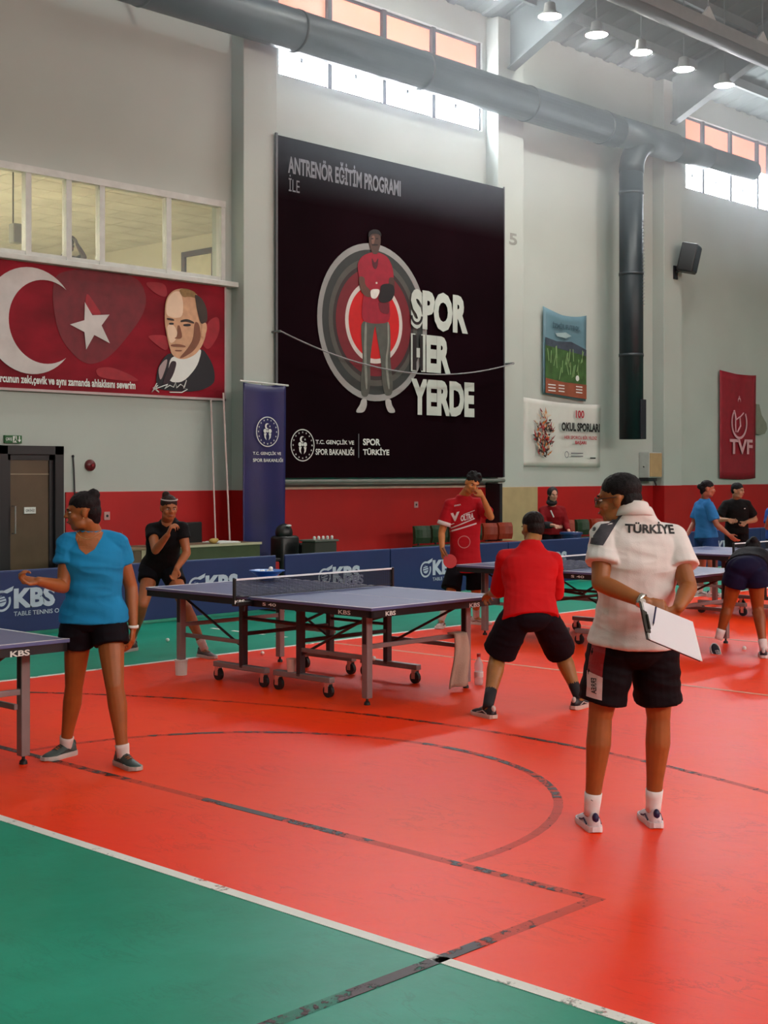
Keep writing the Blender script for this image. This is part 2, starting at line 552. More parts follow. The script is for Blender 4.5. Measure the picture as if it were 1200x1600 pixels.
# high windows: frame, mullions and panes (orange film on the upper half)
M_wf = mat('window_frame_grey', '#3f3c42', 0.5)
M_pane = mat('daylit_pane', '#ffffff', 0.3, emit='#f2f8ff', power=WINDOW_POWER, vary=0)
M_film = mat('orange_film_pane', '#e8a08c', 0.4, emit='#ff8a6a', power=0.95, vary=0)
M_dirty = mat('window_dirt', '#5a5a60', 0.7)
def high_window(n, x0, x1, z0, z1, y, sgn, panes, pm, film=True):
    w = thing('window_%d' % n, None, None, ((x0 + x1) / 2, y, z0))
    w['kind'] = 'structure'
    fr = MB()
    fr.box(x0, x1, y - .04, y + .04, z0, z0 + .05); fr.box(x0, x1, y - .04, y + .04, z1 - .05, z1)
    xs = panes
    for x in xs: fr.box(x - .05, x + .05, y - sgn * .04 - .04, y + .05, z0, z1)
    fr.build('window_frame', M_wf, w)
    for a, b in zip(xs, xs[1:]):
        zm = z0 + (z1 - z0) * 0.56
        if film:
            MB().box(a + .03, b - .03, y - .008, y + .008, z0 + .05, zm).build('pane', pm, w)
            f = MB().box(a + .03, b - .03, y - .008, y + .008, zm, z1 - .05).build('pane', M_film, w)
            f['label'] = 'upper pane with orange film'
            MB().box((a + b) / 2 - .03, (a + b) / 2 + .03, y - .03, y - .01, z0 + .34, z0 + .42).build('window_catch', M_dirty, w)
        else:
            MB().box(a + .03, b - .03, y - .008, y + .008, z0 + .05, z1 - .05).build('pane', pm, w)
    return w
high_window(1, 15.30, 20.55, ZH0, ZH1, YB + .12, 1, [15.30, 16.529, 17.887, 19.210, 20.55], M_pane)
high_window(2, 27.9, 33.0, ZH0, ZH1, YB + .12, 1, [27.9, 28.752, 30.021, 31.333, 31.9, 33.0], M_pane)
M_pane2 = mat('daylit_pane_opposite', '#ffffff', 0.3, emit='#fff6ec', power=OPPOSITE_POWER, vary=0)
for i, (a, b) in enumerate(OPP):
    high_window(5 + i, a, b, 7.4, 10.02, YF - .12, -1, [a + (b - a) * k / 5 for k in range(6)], M_pane2, film=False)

# gallery window on the left and the lit room behind it
gw = thing('window_3', None, None, (10, 17.0, 4.78)); gw['kind'] = 'structure'
g = MB()
g.box(5.0, 14.15, 16.96, 17.1, 5.96, 6.06); g.box(5.0, 14.15, 16.98, 17.1, 4.78, 4.86)
g.box(14.07, 14.15, 16.97, 17.1, 4.78, 6.02)
GX = [5.0, 6.2, 7.4, 8.6, 9.4, 10.593, 11.254, 11.824, 13.039, 14.11]
for x in GX[1:-1]: g.box(x - .045, x + .045, 16.97, 17.08, 4.8, 6.0)
g.build('window_frame', M_alu, gw)
for a, b in zip(GX, GX[1:]): MB().box(a + .05, b - .05, 17.02, 17.03, 4.86, 5.96).build('pane', M_glass, gw)
MB().rbox(5.0, 14.3, 16.82, 17.0, 4.70, 4.78, .01).build('window_sill', M_alu, gw)
M_cream = mat('gallery_paint', '#e0ddcc', 0.8, vary=0.05, vscale=1)
struct('wall_gallery_back', MB().box(4, 16.8, 26, 26.2, 3.4, 6.4), M_cream)
struct('wall_gallery_right', MB().box(16.6, 16.8, 17.3, 26, 3.4, 6.4), M_cream)
struct('wall_gallery_left', MB().box(3.8, 4, 17.3, 26, 3.4, 6.4), M_cream)
struct('floor_gallery', MB().box(3.8, 16.8, 17.3, 26, 3.4, 3.6), M_cream)
ct = MB()
for i in range(21):
    for j in range(14):
        ct.rbox(4.0 + i * .6 + .01, 4.6 + i * .6 - .01, 17.35 + j * .6 + .01, 17.95 + j * .6 - .01, 6.27, 6.31, .006)
gcs = struct('ceiling_gallery', MB().box(3.8, 16.8, 17.3, 26.2, 6.3, 6.4), mat('gallery_grid', '#8f8b78', .8))
ctiles = ct.build('ceiling_tile', mat('tile_cream', '#e2dfd0', 0.8, vary=.12, vscale=1.5), gcs); ctiles['kind'] = 'stuff'
df = thing('door_2', None, None, (16.6, 20.6, 3.6)); df['kind'] = 'structure'
d_ = MB(); d_.box(16.5, 16.6, 20.1, 20.2, 3.6, 5.98); d_.box(16.5, 16.6, 21.0, 21.1, 3.6, 5.98); d_.box(16.5, 16.6, 20.1, 21.1, 5.88, 5.98)
d_.build('door_frame', M_wf, df)
MB().box(16.55, 16.59, 20.2, 21.0, 3.6, 5.88).build('door_leaf', mat('door_pale', '#e8e4cc', 0.6), df)
for gx in (5.0, 7.5, 10.0):  # lamps added out of view to brighten the gallery room
    lt = thing('gallery_fill_lamp', 'square lamp added out of view to light the gallery room', 'lamp', (gx, 21.2, 6.2), 'added gallery lamps')
    MB().rbox(gx - .35, gx + .35, 20.85, 21.55, 6.20, 6.25, .01).build('diffuser', mat('gallery_fill_light', '#ffffff', emit='#fff6dc', power=95, vary=0), lt)
    fr = MB()
    fr.box(gx - .38, gx + .38, 20.82, 20.85, 6.19, 6.27); fr.box(gx - .38, gx + .38, 21.55, 21.58, 6.19, 6.27)
    fr.box(gx - .38, gx - .35, 20.85, 21.55, 6.19, 6.27); fr.box(gx + .35, gx + .38, 20.85, 21.55, 6.19, 6.27)
    fr.build('frame', M_alu, lt)

# glazed door on the left
dr = thing('door_1', None, None, (10.6, 17, 0)); dr['kind'] = 'structure'
q = MB(); q.box(10.12, 10.24, 16.93, 17.2, 0, 2.14); q.box(11.0, 11.14, 16.93, 17.2, 0, 2.14); q.box(10.12, 11.14, 16.93, 17.2, 2.02, 2.14)
q.build('door_frame', mat('door_frame_black', '#141318', 0.4), dr)
q = MB(); q.box(10.24, 10.31, 16.98, 17.05, .02, 2.02); q.box(10.93, 11.0, 16.98, 17.05, .02, 2.02)
q.box(10.24, 11.0, 16.98, 17.05, 1.94, 2.02); q.box(10.24, 11.0, 16.98, 17.05, .02, .14)
q.build('stile', mat('door_frame_black'), dr)
MB().box(10.31, 10.93, 17.0, 17.03, .14, 1.94).build('glass_panel', mat('brown_glass', '#5d4e3e', 0.25, vary=0.12, vscale=2), dr)
MB().box(10.31, 10.93, 16.985, 17.0, 1.735, 1.75).build('glazing_bar', mat('bar_gold', '#8c7b62', 0.4), dr)
h = MB(); h.path([(10.34, 16.98, 1.30), (10.34, 16.90, 1.30), (10.34, 16.90, .92), (10.34, 16.98, .92)], .012)
h.build('door_handle', mat('chrome', '#c9c9c9', 0.2, metal=0.9), dr)
pn = MB().box(10.529, 10.713, 16.98, 16.995, 1.19, 1.28).build('name_plate', M_print_w, dr)
wall_text('lettering', 'ÇEKİNİZ', 10.549, 10.693, 1.21, 1.26, 16.976, M_dark, dr, .01)
struct('wall_corridor', MB().box(8, 13, 19.5, 19.7, 0, 3), M_cream)

# ================================================================ fixtures under the roof
M_lampglow = mat('lamp_glow', '#ffffff', emit='#fbfaf4', power=LAMP_POWER, vary=0)
M_lamph = mat('lamp_housing', '#9a9c98', 0.4, metal=0.4)
def roof_z(y): return 10.45 + (17.3 - y) * 0.321 if y > 2 else 10.45 + (y + 13.3) * 0.321
def lamp(x, y, z, label, group=None):
    rod = roof_z(y)
    t = thing('high_bay_lamp', label, 'lamp', (x, y, z), group)
    MB().lathe([(.05, .22), (.09, .2), (.11, .06), (.20, .0), (.205, -.02), (.195, -.02), (.19, .0)], (x, y, z), 18).build('housing', M_lamph, t, smooth=True)
    MB().lathe([(.001, -.035), (.12, -.035), (.185, -.022), (.185, -.01), (.001, -.01)], (x, y, z), 18).build('diffuser', M_lampglow, t)
    MB().tube((x, y, z + .2), (x, y, rod or z + 1.15), .012).build('hanging_rod', M_steel, t)
    return t
LX = [17.3, 18.7, 20.05, 21.45, 22.9, 24.4]
LN = ['leftmost lamp of the lit row under the roof, half out of the frame top', 'second lamp from the left in the row under the roof', 'third lamp of the roof row, above the long duct',
      'lit lamp hanging by a visible rod, largest of the row at upper right', 'lit lamp between the rod-hung one and the rightmost one', 'rightmost lit lamp of the row at upper right']
for x, l in zip(LX, LN): lamp(x, 14.0, 9.42, l)
for x in (2, 7, 12, 17, 22, 27):  # unseen rows added as general fill light
    for y in (6.0, -3.0):
        lamp(x, y, 11.0, 'high bay lamp added for fill light over the hall beyond the frame', 'added lamps beyond the frame')
for x in (-3, 0.5, 4, 7.5, 11, 14.5, 18, 21.3):  # unseen row added so the duct throws its shadow band on the wall
    lamp(x, 15.2, 10.75, 'unseen lamp added under the eaves to cast the duct shadow on the wall', 'added lamps under the eaves')

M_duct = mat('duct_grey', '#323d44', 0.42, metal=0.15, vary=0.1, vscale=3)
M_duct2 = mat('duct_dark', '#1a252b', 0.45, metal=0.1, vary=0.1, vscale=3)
dct = thing('air_duct', 'long dark round air duct running under the high windows with a bend down the wall', 'duct', (24.6, 16.3, 2.47))
mb = MB(); mb.path([(-5.5, 16.3, 8.82), (24.0, 16.3, 8.82)], .335, 28); mb.build('duct_run', M_duct, dct, smooth=True)
mb = MB(); mb.path([(23.9, 16.3, 8.84), (26.2, 16.3, 8.86)], .31, 28); mb.path([(26.2, 16.3, 8.86), (27.6, 16.3, 8.88)], .27, 28)
mb.path([(27.6, 16.3, 8.90), (29.7, 16.3, 8.90), (29.85, 16.3, 8.90)], [.23, .23, .15], 28); mb.build('duct_end', M_duct, dct, smooth=True)
pts = []
for i in range(9):
    a = PI / 2 * i / 8
    pts.append((24.6 + .75 * (1 - math.cos(a)), 16.3, 8.05 + .75 * math.sin(a)))
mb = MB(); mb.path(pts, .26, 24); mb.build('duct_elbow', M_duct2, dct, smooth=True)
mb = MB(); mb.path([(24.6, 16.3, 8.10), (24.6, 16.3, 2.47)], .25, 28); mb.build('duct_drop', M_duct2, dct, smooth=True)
for z in (7.6, 5.9, 4.2):
    MB().path([(24.6, 16.3, z), (24.6, 16.3, z + .06)], .262, 28).build('duct_band', mat('duct_band', '#2c343a', 0.4), dct, smooth=True)
for x in (0, 3, 6, 9, 12, 15, 18, 21, 23.5):
    MB().path([(x, 16.3, 8.82), (x + .06, 16.3, 8.82)], .345, 28).build('duct_band', mat('duct_band'), dct, smooth=True)
    MB().box(x + .01, x + .05, 16.28, 16.98, 9.1, 9.14).build('duct_hanger', M_steel, dct)
gr = MB()
for i in range(24):
    z = 7.0 - i * .075
    for a in (0.0,):
        gr.rbox(24.66, 24.72, 16.045, 16.06, z, z + .03, .004)
gr.build('air_grille', mat('grille_silver', '#9aa0a2', 0.3, metal=.6), dct)
MB().rbox(24.56, 24.76, 16.03, 16.12, 2.47, 3.3, .01).build('access_panel', mat('panel_navy', '#10131f', 0.5), dct)

M_pipe2 = mat('heater_pipe_dark', '#4c5452', 0.5)
hp = thing('heating_pipe', 'dark heating pipe hung under the roof along the upper right corner', 'pipe', (22, 12.5, 9.1))
MB().path([(-5, 12.5, 9.42), (36, 12.5, 9.42)], .2, 20).build('pipe_run', M_pipe2, hp, smooth=True)
for i in range(12):
    x = 13.4 + i * 1.9
    MB().prism([(x, 9.62), (x + .5, 9.62), (x + .25, 9.85)], 12.48, 12.52).build('hanger_plate', mat('hanger_plate', '#a9aeab', 0.4), hp)
    MB().tube((x + .25, 12.5, 9.8), (x + .25, 12.5, 11.6), .012).build('hanging_rod', M_steel, hp)
MB().box(-5, 36, 12.28, 12.3, 9.3, 9.52).build('reflector_edge', mat('reflector', '#8a8f8c', 0.3, metal=.5), hp)

# ================================================================ flat prints
def smooth_poly(pts, n=2):
    for _ in range(n):
        pts = [q for i in range(len(pts)) for p, r in [(pts[i], pts[(i + 1) % len(pts)])] for q in ((.78 * p[0] + .22 * r[0], .78 * p[1] + .22 * r[1]), (.22 * p[0] + .78 * r[0], .22 * p[1] + .78 * r[1]))]
    return pts
def poly(name, pts, Y, m, parent, th=0.002):
    return MB().prism(pts, Y, Y + th).build(name, m, parent)
def ring_pts(cx, cz, r, n=48): return [(cx + r * math.cos(2 * PI * i / n), cz + r * math.sin(2 * PI * i / n)) for i in range(n)]
def ring(name, cx, cz, ro, ri, Y, m, parent, a0=0.0, a1=2 * PI, n=64, th=0.002, sx=1.0):
    mb = MB()
    for i in range(n):
        a = a0 + (a1 - a0) * i / n; b = a0 + (a1 - a0) * (i + 1) / n
        mb.prism([(cx + sx * ri * math.cos(a), cz + ri * math.sin(a)), (cx + sx * ro * math.cos(a), cz + ro * math.sin(a)),
                  (cx + sx * ro * math.cos(b), cz + ro * math.sin(b)), (cx + sx * ri * math.cos(b), cz + ri * math.sin(b))], Y, Y + th)
    return mb.build(name, m, parent)
def crescent(mb, cx, cz, R, r, dx, Y, th=.002, rot=0.0, n=40):
    """outer circle R, inner circle r whose centre is dx to the side"""
    xi = (R * R - r * r + dx * dx) / (2 * dx); zi = math.sqrt(max(0, R * R - xi * xi))
    ao = math.atan2(zi, xi); ai = math.atan2(zi, xi - dx)
    o = [(R * math.cos(ao + (2 * PI - 2 * ao) * i / n), R * math.sin(ao + (2 * PI - 2 * ao) * i / n)) for i in range(n + 1)]
    k = [(dx + r * math.cos(ai + (2 * PI - 2 * ai) * i / n), r * math.sin(ai + (2 * PI - 2 * ai) * i / n)) for i in range(n + 1)]
    c, s = math.cos(rot), math.sin(rot)
    for i in range(n):
        q = [o[i], o[i + 1], k[i + 1], k[i]]
        mb.prism([(cx + x * c - z * s, cz + x * s + z * c) for x, z in q], Y, Y + th)
def star_pts(cx, cz, R, r=None, rot=PI / 2, k=5):
    r = R * .382 if r is None else r
    return [(cx + (R if i % 2 == 0 else r) * math.cos(rot + PI * i / k), cz + (R if i % 2 == 0 else r) * math.sin(rot + PI * i / k)) for i in range(2 * k)]
def emblem(cx, cz, r, Y, m, parent):
    """round ministry emblem: double ring, ring of stars, crescent and two figures"""
    ring('emblem_ring', cx, cz, r, r * .94, Y, m, parent, n=40)
    mb = MB()
    for i in range(16):
        a = 2 * PI * i / 16
        mb.prism(star_pts(cx + r * .8 * math.cos(a), cz + r * .8 * math.sin(a), r * .07), Y, Y + .002)
    crescent(mb, cx - r * .03, cz + r * .36, r * .2, r * .15, r * .09, Y)
    mb.prism(star_pts(cx + r * .2, cz + r * .36, r * .08), Y, Y + .002)
    for s in (-1, 1):
        mb.prism(ring_pts(cx + s * r * .22, cz + r * .05, r * .14, 12), Y, Y + .002)
        mb.prism([(cx + s * r * .08, cz - r * .1), (cx + s * r * .32, cz - r * .12), (cx + s * r * .26, cz - r * .4), (cx + s * r * .1, cz - r * .55), (cx + s * r * .16, cz - r * .3)], Y, Y + .002)
    mb.prism([(cx - r * .06, cz + r * .12), (cx + r * .06, cz + r * .12), (cx + r * .06, cz - r * .04), (cx - r * .06, cz - r * .04)], Y, Y + .002)
    mb.build('emblem_figures', m, parent)['kind'] = 'stuff'

# --- flag and portrait banner, left
M_flag = mat('banner_flag_red', '#840d20', 0.6, vary=0.5, vscale=0.8, stretch=(1, 1, 1.6), spec=.2)
M_silver = mat('print_silver', '#c3bdbb', 0.5, vary=0.14, vscale=2.5)
fb = thing('portrait_banner', 'wide red banner with white crescent, star and portrait of a man in a dark suit', 'banner', (11.2, 16.93, 2.91))
BY = 16.93
q = MB()
n = 24
for i in range(n):
    a = 8.2 + 5.9 * i / n; b = 8.2 + 5.9 * (i + 1) / n
    q.box(a, b, BY, BY + .02, 2.93, 4.70)
q.build('cloth', M_flag, fb)
q = MB(); q.box(8.2, 14.13, BY - .004, BY + .03, 2.90, 2.935); q.box(8.2, 14.13, BY - .004, BY + .03, 4.695, 4.73); q.box(14.1, 14.13, BY - .004, BY + .03, 2.9, 4.73)
q.build('hem', mat('hem_pale', '#b9a8a8', 0.6), fb)
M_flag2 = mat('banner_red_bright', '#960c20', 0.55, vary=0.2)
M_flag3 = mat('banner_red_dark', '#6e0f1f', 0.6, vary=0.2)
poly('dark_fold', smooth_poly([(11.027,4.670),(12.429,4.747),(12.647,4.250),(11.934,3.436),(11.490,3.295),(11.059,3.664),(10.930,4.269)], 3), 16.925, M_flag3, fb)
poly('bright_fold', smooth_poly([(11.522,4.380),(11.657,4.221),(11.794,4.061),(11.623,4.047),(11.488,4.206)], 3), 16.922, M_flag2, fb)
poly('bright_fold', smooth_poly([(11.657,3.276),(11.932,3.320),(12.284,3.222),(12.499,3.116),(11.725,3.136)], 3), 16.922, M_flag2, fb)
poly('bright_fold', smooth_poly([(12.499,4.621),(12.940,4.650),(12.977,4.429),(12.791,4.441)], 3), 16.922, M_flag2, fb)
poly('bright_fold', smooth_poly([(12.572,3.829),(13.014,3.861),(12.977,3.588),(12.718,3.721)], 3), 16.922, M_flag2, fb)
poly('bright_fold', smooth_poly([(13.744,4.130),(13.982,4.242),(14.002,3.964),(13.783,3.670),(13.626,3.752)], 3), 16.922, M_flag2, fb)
cr_ = MB(); crescent(cr_, 10.60, 3.885, .745, .59, .23, 16.91); cr_.build('crescent', M_silver, fb)
poly('star', [(11.480,4.224),(11.608,4.044),(11.906,4.078),(11.768,3.908),(11.913,3.659),(11.642,3.761),(11.503,3.540),(11.473,3.791),(11.230,3.881),(11.473,3.962)], 16.91, M_silver, fb)
M_suit = mat('print_suit', '#14121c', 0.6); M_skinp = mat('print_skin', '#c79a78', 0.6, vary=0.12, vscale=9)
M_skinl = mat('print_skin_light', '#e0c3a8', 0.6, vary=.05); M_skind = mat('print_skin_shadow', '#7d4c36', 0.6, vary=.1)
M_hairp = mat('print_hair', '#8a6a3c', 0.6, vary=.2, vscale=20); M_hairq = mat('print_hair_dark', '#33251d', 0.6, vary=.2)
def fp(name, m, Y, pts): return poly(name, smooth_poly(pts), Y, m, fb, .0015)
fp('suit', M_suit, 16.915, [(12.749,3.127),(12.786,3.367),(12.972,3.588),(13.160,3.569),(13.582,3.657),(13.660,3.693),(13.837,3.488),(13.896,3.306),(13.877,3.150),(13.543,3.012),(12.786,3.010)])
fp('shirt_collar', M_print_w, 16.912, [(13.014,3.500),(13.119,3.552),(13.579,3.687),(13.626,3.659),(13.540,3.409),(13.271,3.152),(13.007,3.139),(12.969,3.287)])
fp('tie', mat('print_tie', '#2a1520', 0.6), 16.909, [(13.034,3.471),(13.147,3.463),(13.079,3.263),(12.967,3.107),(12.855,3.102),(12.967,3.317)])
fp('lapel', mat('print_lapel', '#a68f90', 0.6), 16.909, [(12.782,3.337),(12.893,3.463),(12.967,3.497),(12.930,3.345),(12.826,3.130)])
fp('face', M_skinp, 16.909, [(12.915,4.302),(12.960,4.441),(13.079,4.551),(13.269,4.600),(13.480,4.565),(13.635,4.427),(13.694,4.155),(13.714,3.911),(13.624,3.720),(13.499,3.590),(13.326,3.513),(13.174,3.503),(13.042,3.562),(12.989,3.708),(12.948,3.856),(12.911,4.032)])
fp('forehead', M_skinl, 16.906, [(12.935,4.304),(12.983,4.443),(13.096,4.535),(13.209,4.539),(13.266,4.363),(13.247,4.149),(13.077,4.120),(12.935,4.154)])
fp('cheek', M_skinl, 16.906, [(12.935,4.004),(13.077,4.030),(13.171,3.872),(13.077,3.744),(12.995,3.739)])
fp('face_shadow', M_skind, 16.906, [(13.478,4.107),(13.575,4.084),(13.613,3.842),(13.478,3.650),(13.266,3.530),(13.171,3.509),(13.343,3.671),(13.458,3.831)])
fp('hair', M_hairp, 16.904, [(13.170,4.566),(13.303,4.600),(13.495,4.560),(13.534,4.463),(13.380,4.479),(13.246,4.452)])
fp('hair', M_hairq, 16.903, [(13.475,4.534),(13.631,4.472),(13.729,4.312),(13.736,4.128),(13.650,4.075),(13.592,4.085),(13.533,4.264),(13.502,4.414)])
fp('ear', M_skinp, 16.902, [(13.618,4.072),(13.708,4.110),(13.728,4.004),(13.669,3.852),(13.610,3.872)])
fp('eyebrow', M_hairq, 16.903, [(12.944,4.118),(13.075,4.111),(13.094,4.076),(12.947,4.083)])
fp('eyebrow', M_hairq, 16.903, [(13.207,4.101),(13.340,4.133),(13.475,4.092),(13.471,4.061),(13.321,4.089),(13.207,4.064)])
fp('eye', M_suit, 16.903, [(12.981,4.043),(13.075,4.051),(13.082,4.021),(12.992,4.014)])
fp('eye', M_suit, 16.903, [(13.256,4.044),(13.398,4.061),(13.410,4.026),(13.264,4.011)])
fp('nose_shadow', M_skind, 16.903, [(13.150,4.021),(13.196,4.018),(13.245,3.852),(13.207,3.813),(13.075,3.810),(13.143,3.845)])
fp('mouth', M_skind, 16.903, [(13.019,3.716),(13.169,3.735),(13.310,3.714),(13.302,3.687),(13.169,3.690),(13.022,3.686)])
fp('chin_shadow', M_skind, 16.903, [(13.094,3.640),(13.245,3.644),(13.226,3.621),(13.112,3.617)])
sg = MB()
sg.path([(x, 16.90, z) for x, z in [(12.756,3.112),(12.665,2.974),(12.775,3.083),(12.683,3.040),(12.793,2.980),(12.738,3.031),(12.960,3.107),(12.904,3.038),(12.997,3.093),(13.072,3.067),(13.110,3.144),(13.129,3.060),(13.205,3.118),(13.281,3.076),(13.319,3.184),(13.262,3.060),(13.338,3.048),(13.224,2.992),(12.997,2.988)]], .008, 5)
sg.build('signature', M_print_w, fb)
wall_text('lettering', 'Ben sporcunun zeki,çevik ve aynı zamanda ahlaklısını severim', 9.76, 12.364, 2.97, 3.12, 16.905, M_print_w, fb, .03)

# --- big campaign banner
BB = thing('campaign_banner', 'huge near-black banner with a round target, a standing man and white lettering', 'banner', (17.9, 16.65, 1.68))
M_bb = mat('banner_black', '#14050b', 0.8, vary=0.35, vscale=0.5, spec=.03)
NZ, NX = 24, 24
q = MB(); vs = []
for j in range(NZ + 1):
    for i in range(NX + 1):
        x = 14.97 + 5.81 * i / NX; z = 1.68 + 5.53 * j / NZ
        vs.append((x, 16.655 + .012 * math.sin(3 * x + z) * math.sin(1.3 * z), z))
q.add(vs, [(j * (NX + 1) + i, j * (NX + 1) + i + 1, (j + 1) * (NX + 1) + i + 1, (j + 1) * (NX + 1) + i) for j in range(NZ) for i in range(NX)])
q.box(14.97, 20.78, 16.67, 16.685, 1.68, 7.21)
q.build('cloth', M_bb, BB)
MB().tube((14.95, 16.66, 1.62), (20.8, 16.66, 1.62), .035).build('bottom_bar', mat('grey_bar', '#6b6e68', 0.5), BB)
q = MB(); q.box(14.93, 14.97, 16.64, 16.67, 1.68, 7.24); q.box(20.78, 20.8, 16.64, 16.67, 1.68, 7.24)
q.build('hem', mat('hem_grey', '#55565a', 0.6), BB)
cx, cz = 17.2, 4.36
Yb = 16.636
ring('target_ring', cx, cz, 1.36, 1.25, Yb, mat('ring_silver', '#8f8f8e', 0.5, vary=.15, vscale=1.5), BB)
ring('target_ring', cx, cz, 1.25, 1.10, Yb + .001, mat('ring_dark', '#2c3030', 0.6), BB)
ring('target_ring', cx, cz, 1.10, 1.00, Yb, mat('ring_grey', '#4b4a45', 0.6), BB)
ring('target_ring', cx, cz, 1.00, .93, Yb + .001, mat('ring_brown', '#2e2224', 0.6), BB)
ring('target_ring', cx, cz, .93, .71, Yb, mat('ring_maroon', '#6c0c1c', 0.6), BB)
ring('target_ring', cx, cz, .71, .63, Yb - .001, mat('ring_white', '#c4bdb8', 0.6), BB)
ring('target_ring', cx, cz, .63, .001, Yb, mat('ring_red', '#c00a10', 0.5), BB)
fg = MB().prism(ring_pts(17.2, 4.3, .01, 8), Yb - .004, Yb).build('printed_figure', M_suit, BB)
def bp(name, hexc, k, pts):
    return poly(name, smooth_poly(pts), Yb - .006 - .002 * k, mat('fig_' + hexc, '#' + hexc, 0.6, vary=.12, vscale=8), fg, .0015)
bp('trousers', '4c4e48', 0, [(16.872,4.391),(17.570,4.447),(17.608,4.137),(17.589,3.744),(17.665,3.356),(17.646,3.120),(17.457,3.100),(17.382,3.343),(17.363,3.731),(17.251,4.137),(17.214,4.366),(17.084,3.714),(17.103,3.329),(17.047,3.070),(16.883,3.064),(16.847,3.317),(16.919,3.704),(16.872,4.084)])
bp('trouser_crease', '7d8078', 1, [(16.956,4.346),(17.011,4.350),(16.992,3.837),(17.029,3.198),(16.974,3.195),(16.930,3.756)])
bp('trouser_crease', '7d8078', 1, [(17.513,4.390),(17.563,4.394),(17.570,4.004),(17.513,3.713),(17.589,3.222),(17.532,3.220),(17.457,3.710),(17.532,4.001)])
bp('shoe', 'a8a8a6', 1, [(16.883,3.033),(17.003,3.038),(17.011,2.910),(16.938,2.797),(16.756,2.784),(16.749,2.829),(16.836,2.921)])
bp('shoe', 'a8a8a6', 1, [(17.464,3.048),(17.608,3.053),(17.631,2.950),(17.715,2.861),(17.707,2.814),(17.551,2.809),(17.476,2.926)])
bp('polo_shirt', '930a28', 1, [(17.103,5.561),(17.307,5.584),(17.532,5.532),(17.665,5.343),(17.684,5.110),(17.563,5.072),(17.578,4.760),(17.593,4.383),(17.158,4.331),(16.872,4.365),(16.901,4.699),(16.956,4.935),(16.810,5.099),(16.774,5.324),(16.883,5.469)])
bp('shirt_shade', '4a0a1c', 2, [(17.121,5.486),(17.203,5.371),(17.299,5.506),(17.269,5.327),(17.214,5.269),(17.143,5.326)])
bp('shirt_shade', '640b20', 2, [(17.269,4.733),(17.551,4.784),(17.578,4.526),(17.344,4.532)])
bp('arm', '5b3a30', 3, [(16.810,5.124),(16.956,5.114),(16.956,4.986),(17.103,4.898),(17.121,4.796),(17.011,4.773),(16.865,4.849),(16.807,4.997)])
bp('arm', '4a2c28', 3, [(17.551,5.175),(17.692,5.189),(17.703,5.007),(17.608,4.920),(17.457,4.905),(17.382,4.976),(17.551,5.032)])
bp('white_towel', 'd6d4cc', 4, [(17.084,4.921),(17.307,4.948),(17.322,4.893),(17.232,4.768),(17.103,4.769)])
bp('black_glove', '120c12', 5, [(17.344,5.024),(17.532,5.069),(17.684,5.045),(17.703,4.903),(17.608,4.763),(17.382,4.704),(17.269,4.771),(17.329,4.893)])
bp('head', '4b352f', 2, [(17.055,5.868),(17.121,5.928),(17.269,5.952),(17.344,5.905),(17.352,5.750),(17.307,5.628),(17.269,5.546),(17.158,5.534),(17.103,5.604),(17.055,5.714)])
bp('hair', '120e12', 3, [(17.040,5.828),(17.055,5.907),(17.158,5.964),(17.288,5.970),(17.359,5.919),(17.359,5.855),(17.288,5.903),(17.121,5.882),(17.069,5.806)])
bp('face_light', '77564a', 3, [(17.128,5.852),(17.203,5.856),(17.195,5.744),(17.158,5.701),(17.114,5.721)])
bp('moustache', '1c1214', 4, [(17.128,5.703),(17.269,5.720),(17.288,5.696),(17.121,5.676)])
bp('eye', '100c10', 4, [(17.106,5.803),(17.165,5.810),(17.165,5.792),(17.106,5.785)])
bp('eye', '100c10', 4, [(17.225,5.817),(17.284,5.825),(17.284,5.807),(17.225,5.799)])
bp('button', 'cfcabd', 5, [(17.217,5.058),(17.262,5.063),(17.262,5.032),(17.217,5.027)])
M_let = mat('letters_pale', '#b9c2bb', 0.6, vary=0.10, vscale=2)
def bt2(txt, a, b, m=M_let, bold=.03, Y=16.612):
    """a = upper left, b = lower left x of the right end"""
    return wall_text('lettering', txt, a[0], b[0], b[1], a[1], Y, m, BB, bold)
def rect(x0, z1, x1, z0): return (x0, z1), (x1, z0)
bt2('SPOR', *rect(18.110, 5.04, 19.672, 4.33), bold=.055)
bt2('HER', *rect(18.110, 4.24, 19.183, 3.57), bold=.055)
bt2('YERDE', *rect(18.110, 3.44, 19.857, 2.80), bold=.055)
# outlined first letters: dark inlays inside the S and the H
M_in = mat('banner_black_print', '#12060a', 0.6)
xa, xb = 18.143, 18.449
poly('letter_inlay', [(18.152, 4.22), (18.253, 4.22), (18.253, 3.59), (18.152, 3.59)], 16.609, M_in, BB)
poly('letter_inlay', [(18.346, 4.22), (18.423, 4.22), (18.423, 3.59), (18.346, 3.59)], 16.609, M_in, BB)
ring('letter_inlay', 18.262, 4.56, .16, .11, 16.609, M_in, BB, PI, 2 * PI, 20, sx=1.0)
M_dim = mat('letters_dim', '#6c6b72', 0.6)
bt2('ANTRENÖR EĞİTİM PROGRAMI', *rect(15.166, 6.99, 17.843, 6.62), m=M_dim, bold=.03)
bt2('İLE', *rect(15.180, 6.60, 15.421, 6.33), m=M_dim, bold=0)
emblem(15.506, 2.215, .265, 16.63, M_print_w, BB)
bt2('T.C. GENÇLİK VE', *rect(15.780, 2.33, 16.679, 2.225), m=M_print_w, bold=.02)
bt2('SPOR BAKANLIĞI', *rect(15.780, 2.195, 16.679, 2.06), m=M_print_w, bold=.02)
poly('divider', [(16.803, 2.43), (16.818, 2.43), (16.818, 2.02), (16.803, 2.02)], 16.63, M_dim, BB)
bt2('SPOR', *rect(16.896, 2.35, 17.323, 2.235), m=M_print_w, bold=.03)
